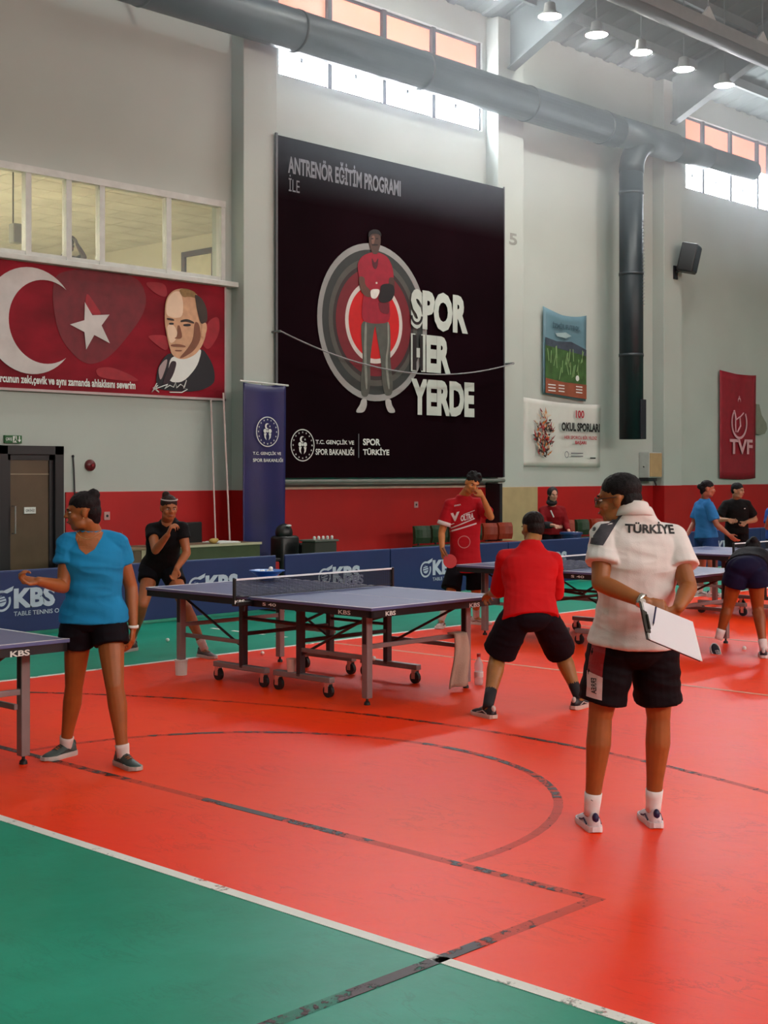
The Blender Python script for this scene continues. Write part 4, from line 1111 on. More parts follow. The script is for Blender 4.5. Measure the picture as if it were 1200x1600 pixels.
def make_table(label):
    """local frame: x 0..1.525 short side, y 0..2.74 long side, near end at y=0"""
    t = thing('table_tennis_table', label, 'table', (0, 0, 0), 'table tennis tables')
    W_, L_, Z = 1.525, 2.74, .76
    for k in (0, 1):
        y0 = 0 if k == 0 else L_ / 2 + .006; y1 = L_ / 2 - .006 if k == 0 else L_
        top = MB().rbox(0, W_, y0, y1, Z - .022, Z, .003).build('tabletop', M_top, t)
        q = MB(); e = .0015
        q.box(0.001, .021, y0 + .001, y1 - .001, Z, Z + e); q.box(W_ - .021, W_ - .001, y0 + .001, y1 - .001, Z, Z + e)
        ye = y0 if k == 0 else y1 - .021
        q.box(.001, W_ - .001, ye + .001, ye + .020, Z, Z + e); q.box(W_ / 2 - .0015, W_ / 2 + .0015, y0, y1, Z, Z + e)
        q.build('edge_line', M_line, top)
        q = MB(); a = .012
        q.box(a, a + .03, y0 + a, y1, Z - .075, Z - .022); q.box(W_ - a - .03, W_ - a, y0 + a, y1, Z - .075, Z - .022)
        q.box(a, W_ - a, y0 + a, y0 + a + .03, Z - .075, Z - .022); q.box(a, W_ - a, y1 - a - .03, y1 - a, Z - .075, Z - .022)
        q.build('apron', M_apron, t)
        f = 1 if k == 0 else -1
        ey = .24 if k == 0 else L_ - .24           # end legs
        iy = 1.02 if k == 0 else L_ - 1.02         # inner legs
        for x in (.20, W_ - .17):
            lg = MB().rbox(x - .03, x + .03, ey - .03, ey + .03, .05, Z - .07, .006).build('leg', M_leg, t)
            MB().lathe([(.001, 0), (.025, 0), (.022, .02), (.01, .03), (.01, .06), (.001, .06)], (x, ey, 0), 12).build('levelling_foot', M_wheel, lg)
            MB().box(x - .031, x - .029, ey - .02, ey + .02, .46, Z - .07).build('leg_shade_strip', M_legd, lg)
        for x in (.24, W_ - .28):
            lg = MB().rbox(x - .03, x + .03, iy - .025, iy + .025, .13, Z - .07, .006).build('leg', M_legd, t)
            b0, b1 = sorted((iy - f * .36, iy + f * .30))
            MB().rbox(x - .03, x + .03, b0, b1, .115, .16, .006).build('wheel_bar', M_leg, t)
            for yy in (b0 + .04, b1 - .04):
                w = MB().tube((x - .015, yy, .05), (x + .015, yy, .05), .05, n=18).build('wheel', M_wheel, t)
                q = MB(); q.box(x - .028, x - .02, yy - .02, yy + .02, .04, .12); q.box(x + .02, x + .028, yy - .02, yy + .02, .04, .12); q.tube((x - .028, yy, .05), (x + .028, yy, .05), .008, n=8)
                q.build('wheel_fork', mat('chrome'), w)
        # rails
        MB().rbox(.20, W_ - .17, ey - .015, ey + .015, .42, .455, .004).build('cross_rail', M_leg, t)
        for x in (.235, W_ - .22):
            MB().rbox(x - .012, x + .012, min(ey, iy), max(ey, iy), .33, .365, .004).build('long_rail', M_leg, t)
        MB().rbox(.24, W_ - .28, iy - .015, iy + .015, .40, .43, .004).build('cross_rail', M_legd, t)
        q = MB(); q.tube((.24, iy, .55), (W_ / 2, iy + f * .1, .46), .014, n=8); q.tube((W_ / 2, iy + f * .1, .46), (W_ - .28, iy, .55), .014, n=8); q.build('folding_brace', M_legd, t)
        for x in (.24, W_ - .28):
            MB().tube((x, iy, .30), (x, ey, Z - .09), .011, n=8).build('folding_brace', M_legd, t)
    q = MB(); q.tube((.24, 1.02, .55), (.24, L_ - 1.02, .55), .013, n=8); q.tube((W_ - .28, 1.02, .47), (W_ - .28, L_ - 1.02, .47), .013, n=8)
    q.build('link_rod', M_legd, t)
    # net
    yn = L_ / 2
    for x in (-.152, W_ + .152):
        s = 1 if x < 0 else -1
        p = MB().rbox(x - .012, x + .012, yn - .012, yn + .012, Z - .06, Z + .155, .004).build('net_post', M_black, t)
        MB().rbox(min(x, x + s * .19), max(x, x + s * .19), yn - .035, yn + .035, Z - .065, Z - .03, .006).build('net_clamp', M_black, p)
        MB().tube((x + s * .1, yn, Z - .11), (x + s * .1, yn, Z - .06), .012, n=8).build('clamp_screw', M_dark, p)
    q = MB(); q.add([(-.145, yn, Z + .004), (W_ + .145, yn, Z + .004), (W_ + .145, yn, Z + .145), (-.145, yn, Z + .145)], [(0, 1, 2, 3)])
    nn = q.build('net', M_net, t, fix=False)
    MB().rbox(-.148, W_ + .148, yn - .004, yn + .004, Z + .138, Z + .1525, .002).build('net_tape', M_line, t)
    MB().tube((-.145, yn, Z + .006), (W_ + .145, yn, Z + .006), .004, n=6).build('net_cord', M_black, t)
    ring('ball_ring', 1.02, Z + .075, .032, .022, yn - .012, mat('net_print', '#5b5d70', .7), t, PI * .4, PI * 2.1, 24)
    wall_text('lettering', 'KBS', 1.07, 1.30, Z + .035, Z + .115, yn - .012, mat('net_print'), t, .04)
    # small marks on the aprons
    wall_text('lettering', 'KBS', .16, .27, Z - .068, Z - .035, .009, M_print_w, t, .03)
    wall_text('lettering', 'KBS', W_ - .40, W_ - .27, Z - .075, Z - .04, .009, M_print_w, t, .03)
    face_text('lettering', 'KBS', (.0115, .36, Z - .066), (0, -1, 0), (0, 0, 1), .13, .032, M_print_w, t)
    face_text('lettering', 'KBS', (-.165, yn - .02, Z - .045), (1, 0, 0), (0, 0, 1), .10, .03, M_print_w, t)
    face_text('lettering', 'S 40', (.0115, 1.22, Z - .06), (0, -1, 0), (0, 0, 1), .16, .025, M_print_w, t)
    return t
T1 = make_table('middle table tennis table in full view with the crouching man at its corner')
T1.location = (7.30, 7.09, 0)
T2 = copy_tree(T1, (3.19, 7.10, 0)); T2['label'] = 'table tennis table cut off by the left frame edge beside the girl in blue'
T3 = copy_tree(T1, (11.43, 7.08, 0)); T3['label'] = 'table tennis table behind the crouching man and the coach in white'
T4 = copy_tree(T1, (15.13, 7.10, 0)); T4['label'] = 'farthest table tennis table at the right edge, behind the bending player'

# things on and under the tables
wc = thing('leg_cup', 'white cup-like foot cover under the far left leg of the middle table', 'cup', (7.5,9.59,0))
cx_, cy_ = 7.50, 9.59
wc.location = (cx_, cy_, 0); ORG[wc] = Vector((cx_, cy_, 0))
MB().lathe([(.04, 0), (.05, .0), (.055, .13), (.045, .13), (.038, .02)], (cx_, cy_, 0), 16).build('cup_wall', M_print_w, wc)
MB().lathe([(.05, .115), (.06, .12), (.06, .135), (.05, .135)], (cx_, cy_, 0), 16).build('cup_rim', M_print_w, wc)
x, y = (7.840,8.315)
o = MB().lathe([(.001, 0), (.032, 0), (.04, .10), (.036, .10), (.028, .01), (.001, .01)], (x, y, .162), 16).build('paper_cup', mat('cup_pinkish', '#d8b0a4', .6), smooth=False); 
o.location = (7.54, 8.22, .16)
tag(o, 'pale paper cup standing on a wheel bar of the middle table', 'cup')
MB().lathe([(.038, .095), (.043, .097), (.043, .105), (.038, .105)], (x, y, .162), 16).build('cup_rim', mat('cup_pinkish'), o)
# towel hanging over the near rail beside the right leg
tw = MB(); vs = []
for j in range(13):
    for i in range(9):
        s = i / 8; u = j / 12
        spread = .07 + .07 * u
        vs.append((8.50 + (s - .5) * 2 * spread + .02 * math.sin(u * 5), 7.30 - .035 - .02 * math.sin(s * 9 + u * 2) * (0.3 + u), .465 - .43 * u))
tw.add(vs, [(j * 9 + i, j * 9 + i + 1, (j + 1) * 9 + i + 1, (j + 1) * 9 + i) for j in range(12) for i in range(8)])
o = tw.build('towel', mat('towel_beige', '#b4a090', .9, bump=.3, bscale=120), smooth=True, fix=False); sd = o.modifiers.new('s', 'SOLIDIFY'); sd.thickness = .012
tag(o, 'pale towel hanging over the rail beside the near right leg of the middle table', 'towel')
MB().box(8.43, 8.57, 7.265, 7.335, .458, .47).build('fold_over_rail', mat('towel_beige'), o)
x, y = (8.850,7.356)
bottle(x, y, 0, 1.1, 'clear plastic water bottle on the red floor left of the crouching man')
for (x, y), l in [((8.872,11.570), 'white ball on the green floor beyond the girl in blue'), ((8.846,10.055), 'white ball on the floor under the far half of the middle table'),
               ((12.397,6.891), 'white ball on the floor between the legs of the bending player')]:
    ball(x, y, 0.001, l)
ball(8.45, 8.18, .162, 'white ball resting on the right wheel bar under the middle table')
o = MB().rbox(15.38, 15.46, 8.38, 8.46, .762, .84, .01).build('white_box', M_print_w); tag(o, 'small white box beside the net post of the farthest table', 'box')
MB().rbox(15.375, 15.465, 8.375, 8.465, .83, .845, .003).build('box_lid', M_line, o)

# thin haze added under the roof for the lens glare round the high windows
hz = bpy.data.materials.new('haze'); hz.use_nodes = True
nt = hz.node_tree; nt.nodes.remove(nt.nodes['Principled BSDF'])
vs_ = nt.nodes.new('ShaderNodeVolumeScatter'); vs_.inputs['Density'].default_value = HAZE; vs_.inputs['Color'].default_value = (.85, .93, 1, 1)
vs_.inputs['Anisotropy'].default_value = .35
nt.links.new(vs_.outputs[0], nt.nodes['Material Output'].inputs['Volume'])
hb = MB().box(X0 + .05, X1 - .05, YF + .05, YB - .02, 6.2, 10.3).build('haze', hz); tag(hb, 'thin bright haze added under the roof for the glare of the high windows', kind='structure')

# ================================================================ people
def nrm(v): return Vector(v).normalized()
UP = Vector((0, 0, 1))
def skin(name, hexc): return mat(name, hexc, .5, vary=.10, vscale=14, sss=.06)
def ell_ring(c, L, F, a, b, n=22, p=2.3):
    out = []
    for i in range(n):
        w = 2 * PI * i / n; cw, sw = math.cos(w), math.sin(w)
        out.append(c + L * (a * abs(cw) ** (2 / p) * (1 if cw > 0 else -1)) + F * (b * abs(sw) ** (2 / p) * (1 if sw > 0 else -1)))
    return out
def hand(mb, w, d, n, side, curl=.5, s=1.0, thumb=.9):
    """palm and five fingers: w wrist, d direction of the palm, n palm normal, side +1/-1 where the thumb is"""
    w = Vector(w); d = nrm(d); n = Vector(n); n = (n - d * n.dot(d)).normalized(); l = d.cross(n) * side
    ks = []
    for i, (off, ln) in enumerate(((.028, .086), (.010, .090), (-.009, .086), (-.027, .078))):
        k = w + l * off * s + d * ln * s
        ks.append(k)
        mb.cap(w + l * off * .55 * s + d * .012, .0125 * s, k, .0105 * s, 8)
    mb.ell(w + d * .045 * s, (.036 * s, .014 * s, .045 * s), Matrix((l, n, d)).transposed(), 12, 8)
    for i, k in enumerate(ks):
        ln = (.043, .048, .044, .034)[i] * s; a = 0; p = k; cur = curl * (1 + .12 * i)
        for j, f in enumerate((1, .68, .55)):
            a += cur * (1.0, 1.1, .7)[j]
            dd = d * math.cos(a) + n * math.sin(a)
            q = p + dd * ln * f
            mb.cap(p, (.0088, .0082, .0076)[j] * s, q, (.0082, .0076, .0068)[j] * s, 8)
            p = q
    t0 = w + l * .024 * s + d * .022 * s
    t1 = t0 + (l * .7 + d * .7 + n * .25).normalized() * .040 * s
    t2 = t1 + (l * (.5 - thumb * .4) + d * .8 + n * thumb * .6).normalized() * .030 * s
    t3 = t2 + (l * (.2 - thumb * .4) + d * .8 + n * thumb * .7).normalized() * .024 * s
    mb.cap(t0, .015 * s, t1, .0105 * s, 8); mb.cap(t1, .0102 * s, t2, .0095 * s, 8); mb.cap(t2, .0092 * s, t3, .0078 * s, 8)

def shoe(parent, an, d, m_up, m_sole, m_acc, s=1.0, lift=0.0, pitch=0.0, zground=0.0):
    """low sports shoe under an ankle: shaped upper, thick sole, laces, tongue"""
    d = Vector(d); d.z = 0; d.normalize(); side = Vector((d.y, -d.x, 0))
    base = Vector((an[0], an[1], zground))
    M = Matrix.Translation(base)
    if pitch:   # heel raised about the ball of the foot
        pv = base + d * .10 * s
        M = Matrix.Translation(pv) @ Matrix.Rotation(-pitch if False else pitch, 4, side) @ Matrix.Translation(-pv) @ M
    def P(f, l, z): return M @ (d * (f * s) + side * (l * s) + Vector((0, 0, z * s)))
    secs = [(-.078, .016, .060), (-.066, .030, .085), (-.035, .035, .092), (0.0, .036, .088), (.04, .038, .078), (.08, .043, .064), (.12, .046, .053), (.155, .042, .045), (.178, .030, .037), (.190, .014, .030)]
    rings = []
    for f, w, h in secs:
        r = []
        for i in range(14):
            a = 2 * PI * i / 14
            z = .022 + max(0, math.sin(a)) ** .8 * (h - .022) if math.sin(a) > 0 else .020
            r.append(P(f, w * math.cos(a) * (1.0 if math.sin(a) <= 0 else (1 - .22 * math.sin(a))), z))
        rings.append(r)
    sh = MB().loft(rings).build('shoe', m_up, parent, smooth=True)
    rings = []
    for f, w, h in [(-.084, .018, 0)] + [(a * 1.02, b + .004, c) for a, b, c in secs[1:-1]] + [(.198, .016, 0)]:
        zt = .030 if f < .1 else .027
        rings.append([P(f, -w, .0 if -.07 < f < .16 else .006), P(f, w, .0 if -.07 < f < .16 else .006), P(f, w * 1.04, .014), P(f, w, zt), P(f, -w, zt), P(f, -w * 1.04, .014)])
    MB().loft(rings).build('sole', m_sole, sh)
    q = MB()
    for f, h in ((.045, .080), (.062, .074), (.079, .068), (.096, .061)):
        q.path([P(f, -.022, h - .008), P(f + .003, 0, h + .001), P(f, .022, h - .008)], .0028 * s, 5)
    q.build('laces', m_acc, sh)
    MB().ell(P(-.066, 0, .070), (.017 * s, .017 * s, .026 * s)).build('heel_tab', m_acc, sh, smooth=True)
    for l in (-1, 1):
        MB().path([P(-.03, .0365 * l, .034), P(.02, .0385 * l, .052), P(.05, .039 * l, .040), P(.085, .0435 * l, .034)], .004 * s, 6).build('side_stripe', m_acc, sh)
    return sh

def head_parts(mb, c, F, U, s=1.0):
    F = nrm(F); U = (Vector(U) - F * F.dot(Vector(U))).normalized(); R = F.cross(U)
    M = Matrix((R, F, U)).transposed()
    def P(r, f, u): return Vector(c) + M @ (Vector((r, f, u)) * s)
    def E(p, rad, mm=M, nu=16, nv=12): mb.ell(P(*p), tuple(x * s for x in rad), mm, nu, nv)
    E((0, -.012, .030), (.074, .093, .086), nu=22, nv=16)
    E((0, .022, -.030), (.059, .066, .074), nu=20, nv=14)
    E((0, .045, -.083), (.034, .034, .028))
    for k in (-1, 1):
        E((.034 * k, .020, -.070), (.026, .045, .030)); E((.038 * k, .058, -.022), (.024, .024, .022))
        E((.076 * k, -.008, -.008), (.010, .018, .030)); E((.079 * k, -.014, .008), (.008, .014, .014))
    E((0, .082, .026), (.046, .012, .010))
    mb.cap(P(0, .086, .016), .008 * s, P(0, .104, -.018), .011 * s, 8)
    for k in (-1, 1): E((.011 * k, .096, -.022), (.009, .010, .008))
    E((0, .083, -.048), (.022, .012, .007)); E((0, .081, -.059), (.019, .012, .008))
    return P, M

def face_details(root, P, M, s, brow, iris='#24140e', lips='#8a4a40'):
    for k in (-1, 1):
        e = MB().ell(P(.030 * k, .0745, .005), (.0125 * s, .009 * s, .006 * s), M, 12, 8).build('eye', mat('eye_white', '#c9bfb6', .3), root, smooth=True)
        MB().ell(P(.030 * k, .0805, .005), (.0058 * s, .0035 * s, .0058 * s), M, 10, 8).build('iris', mat('iris', iris, .2), e, smooth=True)
        MB().path([P(.014 * k, .090, .022), P(.030 * k, .089, .028), P(.046 * k, .078, .023)], .0034 * s, 6).build('eyebrow', brow, root, smooth=True)
    MB().path([P(-.020, .086, -.0535), P(0, .0945, -.053), P(.020, .086, -.0535)], [.003 * s, .006 * s, .003 * s], 8).build('lips', mat('lips' + lips, lips, .45), root, smooth=True)

def person(name, label, J, front, face, st, voxel=.008):
    """J: head neck sh el wr hips kn an (pairs are image-left, image-right), toe directions; st: looks"""
    J = {k: ([Vector(q) for q in v] if isinstance(v, list) else Vector(v)) for k, v in J.items()}
    g = st.get('ground', 0.0)
    feet = (J['an'][0] + J['an'][1]) / 2
    t = thing(name, label, 'person', (feet.x, feet.y, g))
    s = st.get('scale', 1.0); b = st.get('bulk', 1.0)
    F = nrm(front)
    sk = skin('skin_' + st['skin'][1:], st['skin'])
    hipc = (J['hip'][0] + J['hip'][1]) / 2; shc = (J['sh'][0] + J['sh'][1]) / 2
    Ls = (J['sh'][1] - J['sh'][0]).normalized(); Lh = (J['hip'][1] - J['hip'][0]).normalized()
    up = (shc - hipc).normalized()
    shw = (J['sh'][1] - J['sh'][0]).length / 2
    def frame(L):
        f = L.cross(up).normalized()
        if f.dot(F) < 0: f = -f
        return f
    def sec(u, a, bb, dz=0.0, dirf=0.0):
        """ring at fraction u between hips (0) and shoulders (1)"""
        L = Lh.lerp(Ls, min(max(u, 0), 1)).normalized(); f = frame(L)
        c = hipc.lerp(shc, u) + f * dirf
        return ell_ring(c, L, f, a, bb)
    female = st.get('female', False)
    wa = (.118 if female else .135) * b * s; ch = (.150 if female else .165) * b * s; hp = (.165 if female else .155) * b * s
    body = MB()
    nk = J['neck']
    body.loft([sec(-.14, hp * .5, .06 * s), sec(-.08, hp * .8, .09 * s), sec(.05, hp * .88, .098 * s * b), sec(.30, wa * .98, .092 * s * b), sec(.5, wa * 1.08, .098 * s * b), sec(.75, ch, .112 * s * b), sec(.93, ch * .96, .090 * s), ell_ring(shc.lerp(nk, .35), Ls, frame(Ls), ch * .60, .068 * s), ell_ring(shc.lerp(nk, 1.0), Ls, frame(Ls), .058 * s, .056 * s), ell_ring(nk + up * .02, Ls, frame(Ls), .052 * s, .052 * s)])
    hd = J['head']
    Fh = nrm(face); Uh = st.get('head_up', (0, 0, 1))
    Pn, Mh = head_parts(body, hd, Fh, Uh, s * st.get('head_scale', 1.0))
    hs = s * st.get('head_scale', 1.0)
    body.cap(nk - up * .01, .056 * s * b ** .5, Pn(0, -.025, -.06), .056 * s, 14)
    sl = st.get('limb', 1.0) * s
    for i in (0, 1):
        a, e, w = J['sh'][i], J['el'][i], J['wr'][i]
        body.cap(shc.lerp(a, .6) + up * .005, .050 * sl, a, .054 * sl)
        body.cap(a, .055 * sl, e, .040 * sl); m1 = e.lerp(w, .28)
        body.cap(e, .040 * sl, m1, .041 * sl); body.cap(m1, .041 * sl, w, .027 * sl)
        hdv = st.get('hand_dir', [None, None])[i] or (w - e)
        hn = st.get('palm', [None, None])[i] or F.lerp(-Ls if i else Ls, .5)
        hand(body, w, hdv, hn, st.get('thumb', [1, 1])[i], st.get('curl', [.5, .5])[i], s * st.get('hand_scale', 1.0))
        h, k, n = J['hip'][i], J['kn'][i], J['an'][i]
        body.cap(h, .074 * s, h.lerp(k, .45), .078 * sl); body.cap(h.lerp(k, .45), .078 * sl, k, .056 * sl)
        ca = k.lerp(n, .30) - F * .012 * s
        body.cap(k, .054 * sl, ca, .058 * sl); body.cap(ca, .058 * sl, k.lerp(n, .72), .040 * sl); body.cap(k.lerp(n, .72), .040 * sl, n, .034 * sl)
        td = nrm(J['toe'][i]); td = Vector((td.x, td.y, 0)).normalized()
        if not st.get('pitch', [0, 0])[i]: body.cap(n - UP * .03, .032 * s, Vector((n.x, n.y, g + .045)) + td * .08 * s, .024 * s, 10)
    remeshed('body', body, sk, t, voxel, st.get('smooth_it', 5), .5)
    hm = mat('hair_' + st['hair'][1:], st['hair'], .6, vary=.25, vscale=60, bump=.3, bscale=160, spec=.2)
    face_details(t, Pn, Mh, hs, hm)
    def E(mb, p, rad): mb.ell(Pn(*p), tuple(x * hs for x in rad), Mh, 18, 14)
    q = MB(); style = st.get('style', 'short')
    if style == 'short':
        E(q, (0, -.019, .050), (.081, .096, .078)); E(q, (0, -.050, .005), (.071, .062, .070))
    elif style == 'crop':
        E(q, (0, -.020, .050), (.080, .095, .076)); E(q, (0, -.048, .0), (.072, .062, .068)); E(q, (0, -.06, -.035), (.058, .04, .035))
    elif style == 'curly':
        random.seed(2)
        E(q, (0, -.022, .05), (.082, .094, .076)); E(q, (0, -.05, .0), (.070, .060, .068))
        for i in range(26):
            a = random.uniform(0, 2 * PI); z = random.uniform(.06, .125); r = .075 * math.sqrt(max(.05, 1 - ((z - .05) / .09) ** 2))
            E(q, (r * math.cos(a), r * math.sin(a) - .015, z), (.022, .022, .020))
    elif style == 'bun':
        E(q, (0, -.018, .049), (.080, .095, .077)); E(q, (0, -.055, .0), (.070, .058, .072)); E(q, (0, -.06, -.045), (.05, .045, .045))
        bu = st.get('bun', (0, -.10, .075)); E(q, bu, (.040, .038, .040)); E(q, (bu[0] * .8, bu[1] * .85, bu[2] * .85), (.03, .03, .03))
    elif style == 'scarf':
        E(q, (0, -.028, .036), (.094, .098, .100)); E(q, (0, -.040, -.075), (.078, .060, .075)); E(q, (0, -.03, -.14), (.10, .085, .06))
    remeshed('headscarf' if style == 'scarf' else 'hair', q, mat('scarf', '#1a1114', .7) if style == 'scarf' else hm, t, max(.005, voxel * .8), 2, .5, (lambda p: .0) if style == 'scarf' else (lambda p: (.0045 if style == 'curly' else .0028) * noise.noise(Vector((p.x * 70, p.y * 70, p.z * 38)))))
    # shirt
    wr_ = st.get('folds', .005)
    def folds(p):
        v = noise.noise(Vector((p.x * 5, p.y * 5, p.z * 15 + p.x * 4))) + .6 * (1 - 2 * abs(noise.noise(Vector((p.x * 6, p.y * 6, p.z * 17 - p.y * 5)))))
        return wr_ * v
    q = MB(); o = .016 * s
    hem = st.get('hem', -.12); hw = st.get('hem_w', 1.0)
    q.loft([sec(hem, (hp + .030) * hw, (.128 * b + .012) * s * hw), sec(hem + .03, (hp + .030) * hw, (.128 * b + .012) * s * hw), sec(.12, hp + .022, .128 * s * b), sec(.32, wa + .035, .120 * s * b), sec(.52, wa + .038, .120 * s * b),
            sec(.75, ch + .022, .130 * s * b, 0, .008 if female else 0), sec(.92, ch + .024, .114 * s * b), ell_ring(shc.lerp(nk, .25), Ls, frame(Ls), ch * .88, .092 * s), ell_ring(shc.lerp(nk, .62), Ls, frame(Ls), .105 * s, .082 * s), ell_ring(shc.lerp(nk, .98), Ls, frame(Ls), .076 * s, .072 * s)])
    sf = st.get('sleeve', .62); sr = st.get('sleeve_r', .068) * s
    for i in (0, 1):
        a, e = J['sh'][i], J['el'][i]
        q.cap(shc.lerp(a, .5) + up * .012, .068 * s, a, .070 * s)
        q.ell(a, .069 * s)
        q.tube(a, a.lerp(e, sf), .066 * s, sr, 16)
        if st.get('long_sleeve'): q.tube(e.lerp(a, .1), e.lerp(J['wr'][i], st['long_sleeve']), .056 * s, .048 * s, 16); q.ell(e, .056 * s); q.tube(a.lerp(e, .6), e, .064 * s, .056 * s, 16)
    sm = mat('cloth_' + st['shirt'][1:], st['shirt'], .8, vary=.07, vscale=5, bump=.12, bscale=220, spec=.2)
    shirt = remeshed('shirt', q, sm, t, voxel, st.get('shirt_it', 6), .5, folds)
    # shorts
    q = MB(); sh_f = st.get('shorts_len', .62); flare = st.get('flare', .105) * s
    q.loft([sec(-.12, hp * .8, .10 * s), sec(-.03, hp + .012, .125 * s * b), sec(.10, hp + .010, .122 * s * b), sec(.24, wa + .016, .108 * s * b), sec(.30, wa * .9, .09 * s * b)])
    for i in (0, 1):
        h, k, n = J['hip'][i], J['kn'][i], J['an'][i]
        if sh_f <= 1:
            e = h.lerp(k, sh_f); d = (e - h).normalized()
            side = (Lh if i else -Lh); c0 = h + side * .002
            q.loft([ell_ring(c0 + d * x, (Lh - d * Lh.dot(d)).normalized(), d.cross((Lh - d * Lh.dot(d)).normalized()), r, r * 1.08) for x, r in ((-.02, .088 * s * b), (.06, .098 * s * b), ((e - h).length * .7, (flare + .1 * s) / 2 * b ** .5), ((e - h).length, flare))])
        else:
            q.cap(h, .105 * s, k, .080 * s); q.tube(k, k.lerp(n, sh_f - 1), .080 * s, .068 * s, 16)
    fb_ = frame(Lh)
    q.ell(hipc - fb_ * .035 * s - up * .035 * s, (.135 * s * b, .098 * s * b, .10 * s), Matrix((Lh, fb_, up)).transposed(), 20, 14)
    shm = mat('cloth_' + st['shorts'][1:], st['shorts'], .8, vary=.1, vscale=5, bump=.1, bscale=200, spec=.15)
    shorts = remeshed('trousers' if sh_f > 1 else 'shorts', q, shm, t, voxel, 4, .5, folds)
    for i in (0, 1):
        k, n = J['kn'][i], J['an'][i]
        so = st.get('sock', .10)
        if so:
            d = (k - n).normalized()
            MB().path([n - d * .035, n, n + d * so * .5, n + d * so], [.038 * s, .039 * s, .042 * s, .044 * s], 16).build('sock', mat('sock_' + st.get('sock_c', '#d8d4d0')[1:], st.get('sock_c', '#d8d4d0'), .8), t, smooth=True)
        c = st.get('shoe', ('#d8d4d2', '#d8d4d2', '#20204a'))
        shoe(t, n, J['toe'][i], mat('shoe_' + c[0][1:], c[0], .5), mat('shoe_' + c[1][1:], c[1], .5), mat('shoe_' + c[2][1:], c[2], .5), s, pitch=st.get('pitch', [0, 0])[i], zground=g)
    return t, shirt, shorts, Pn, Mh, hs

# ---- the coach in white
RT = Vector((0.690,-0.724,0.000)); FW = Vector((0.724,0.690,0.000))
J = dict(head=(5.664,3.827,1.622), neck=(5.703,3.758,1.592), sh=[(5.581,3.856,1.447), (5.881,3.658,1.431)], el=[(5.487,3.810,1.229), (5.830,3.537,1.202)],
         wr=[(5.523,3.583,1.149), (5.648,3.482,1.123)], hip=[(5.663,3.857,0.938), (5.833,3.736,0.933)], kn=[(5.637,3.914,0.566), (5.885,3.740,0.556)],
         an=[(5.642,3.966,0.106), (5.919,3.791,0.105)], toe=[(0.647,0.756,0.000), (0.696,0.719,0.000)])
ct_, shirt, shorts, Pn, Mh, hs = person('person', 'man in white polo shirt and black shorts seen from behind, clipboard held behind his back', J, (0.606,0.785,0.000), (-0.396,0.908,-0.100),
    dict(skin='#98592a', hair='#120d10', shirt='#dcd5d3', shorts='#120a10', style='crop', bulk=1.13, sleeve=.60, sleeve_r=.086, hem=-.03, hem_w=1.10, folds=.009, shorts_len=.80, flare=.112,
         limb=1.06, head_scale=1.06, curl=[.75, .6], hand_dir=[(0.570,-0.742,-0.250), (-0.584,0.438,-0.600)], palm=[(0.720,0.549,-0.300), (0.444,0.838,0.200)], thumb=[-1, 1], sock=.075, sock_c='#e3dede', shoe=('#d9d2d8', '#ddd6da', '#1c1446')), voxel=.0055)
M_ink = mat('ink_black', '#0d0c10', .6); M_grey = mat('shoulder_grey', '#3c3a42', .7, bump=.1, bscale=200)
vs, fs = text_mesh('TÜRKİYE', .035)
o0 = Vector((5.573,3.719,1.466)); drape('lettering', [(a * .252, b * .058 - a * .008) for a, b in vs], fs, o0, RT, UP, FW, shirt, M_ink, ct_, .003, .02)
def quad_grid(w, h, n=8, m=8, fn=None):
    pts = [(w * i / n, h * j / m) for j in range(m + 1) for i in range(n + 1)]
    if fn: pts = [fn(a / w, c / h) for a, c in pts]
    return pts, [(j * (n + 1) + i, j * (n + 1) + i + 1, (j + 1) * (n + 1) + i + 1, (j + 1) * (n + 1) + i) for j in range(m) for i in range(n)]
def bil(a, b_, c, d):   # corners: lower left, lower right, upper right, upper left (in metres on the plane)
    return lambda s, u: tuple((a[k] * (1 - s) + b_[k] * s) * (1 - u) + (d[k] * (1 - s) + c[k] * s) * u for k in (0, 1))
def px(u, v, d=6.62): return ((u - 600) / 2165 * d, 1.75 + (740 - v) / 2165 * d)
pts, fs = quad_grid(1, 1, 10, 10, bil(px(918, 850), px(940, 852), px(978, 800), px(950, 806)))
drape('shoulder_patch', pts, fs, Vector((0, 0, 0)) + FW * 6.62, RT, UP, FW, shirt, M_grey, ct_, .003, .02)
pts = [(.019 * math.cos(2 * PI * i / 16) + px(928, 825)[0], .021 * math.sin(2 * PI * i / 16) + px(928, 825)[1]) for i in range(16)]
drape('shoulder_badge', pts, [tuple(range(16))], FW * 6.62, RT, UP, FW, shirt, M_print_w, ct_, .0055, .012)
pts = [(.009 * math.cos(2 * PI * i / 12) + px(929, 826)[0], .013 * math.sin(2 * PI * i / 12) + px(929, 826)[1]) for i in range(12)]
drape('badge_mark', pts, [tuple(range(12))], FW * 6.62, RT, UP, FW, shirt, M_grey, ct_, .0075, .01)
# collar
q = MB(); nkc = J['neck']; nkc = Vector(nkc); cc = []
upb = ((Vector(J['sh'][0]) + Vector(J['sh'][1])) / 2 - (Vector(J['hip'][0]) + Vector(J['hip'][1])) / 2).normalized()
rg = []
for z, r in ((-.045, .098), (-.02, .088), (.012, .076), (.02, .072), (.012, .068), (-.03, .075)):
    rg.append([nkc + Vector((-.0, 0, 0)) - RT * .010 + RT * (r * math.cos(2 * PI * i / 24)) + FW * (r * .95 * math.sin(2 * PI * i / 24)) + UP * (z - .008 + .018 * (-math.sin(2 * PI * i / 24))) for i in range(24)])
q.loft(rg); q.build('collar', MATS['cloth_dcd5d3'], ct_, smooth=True)
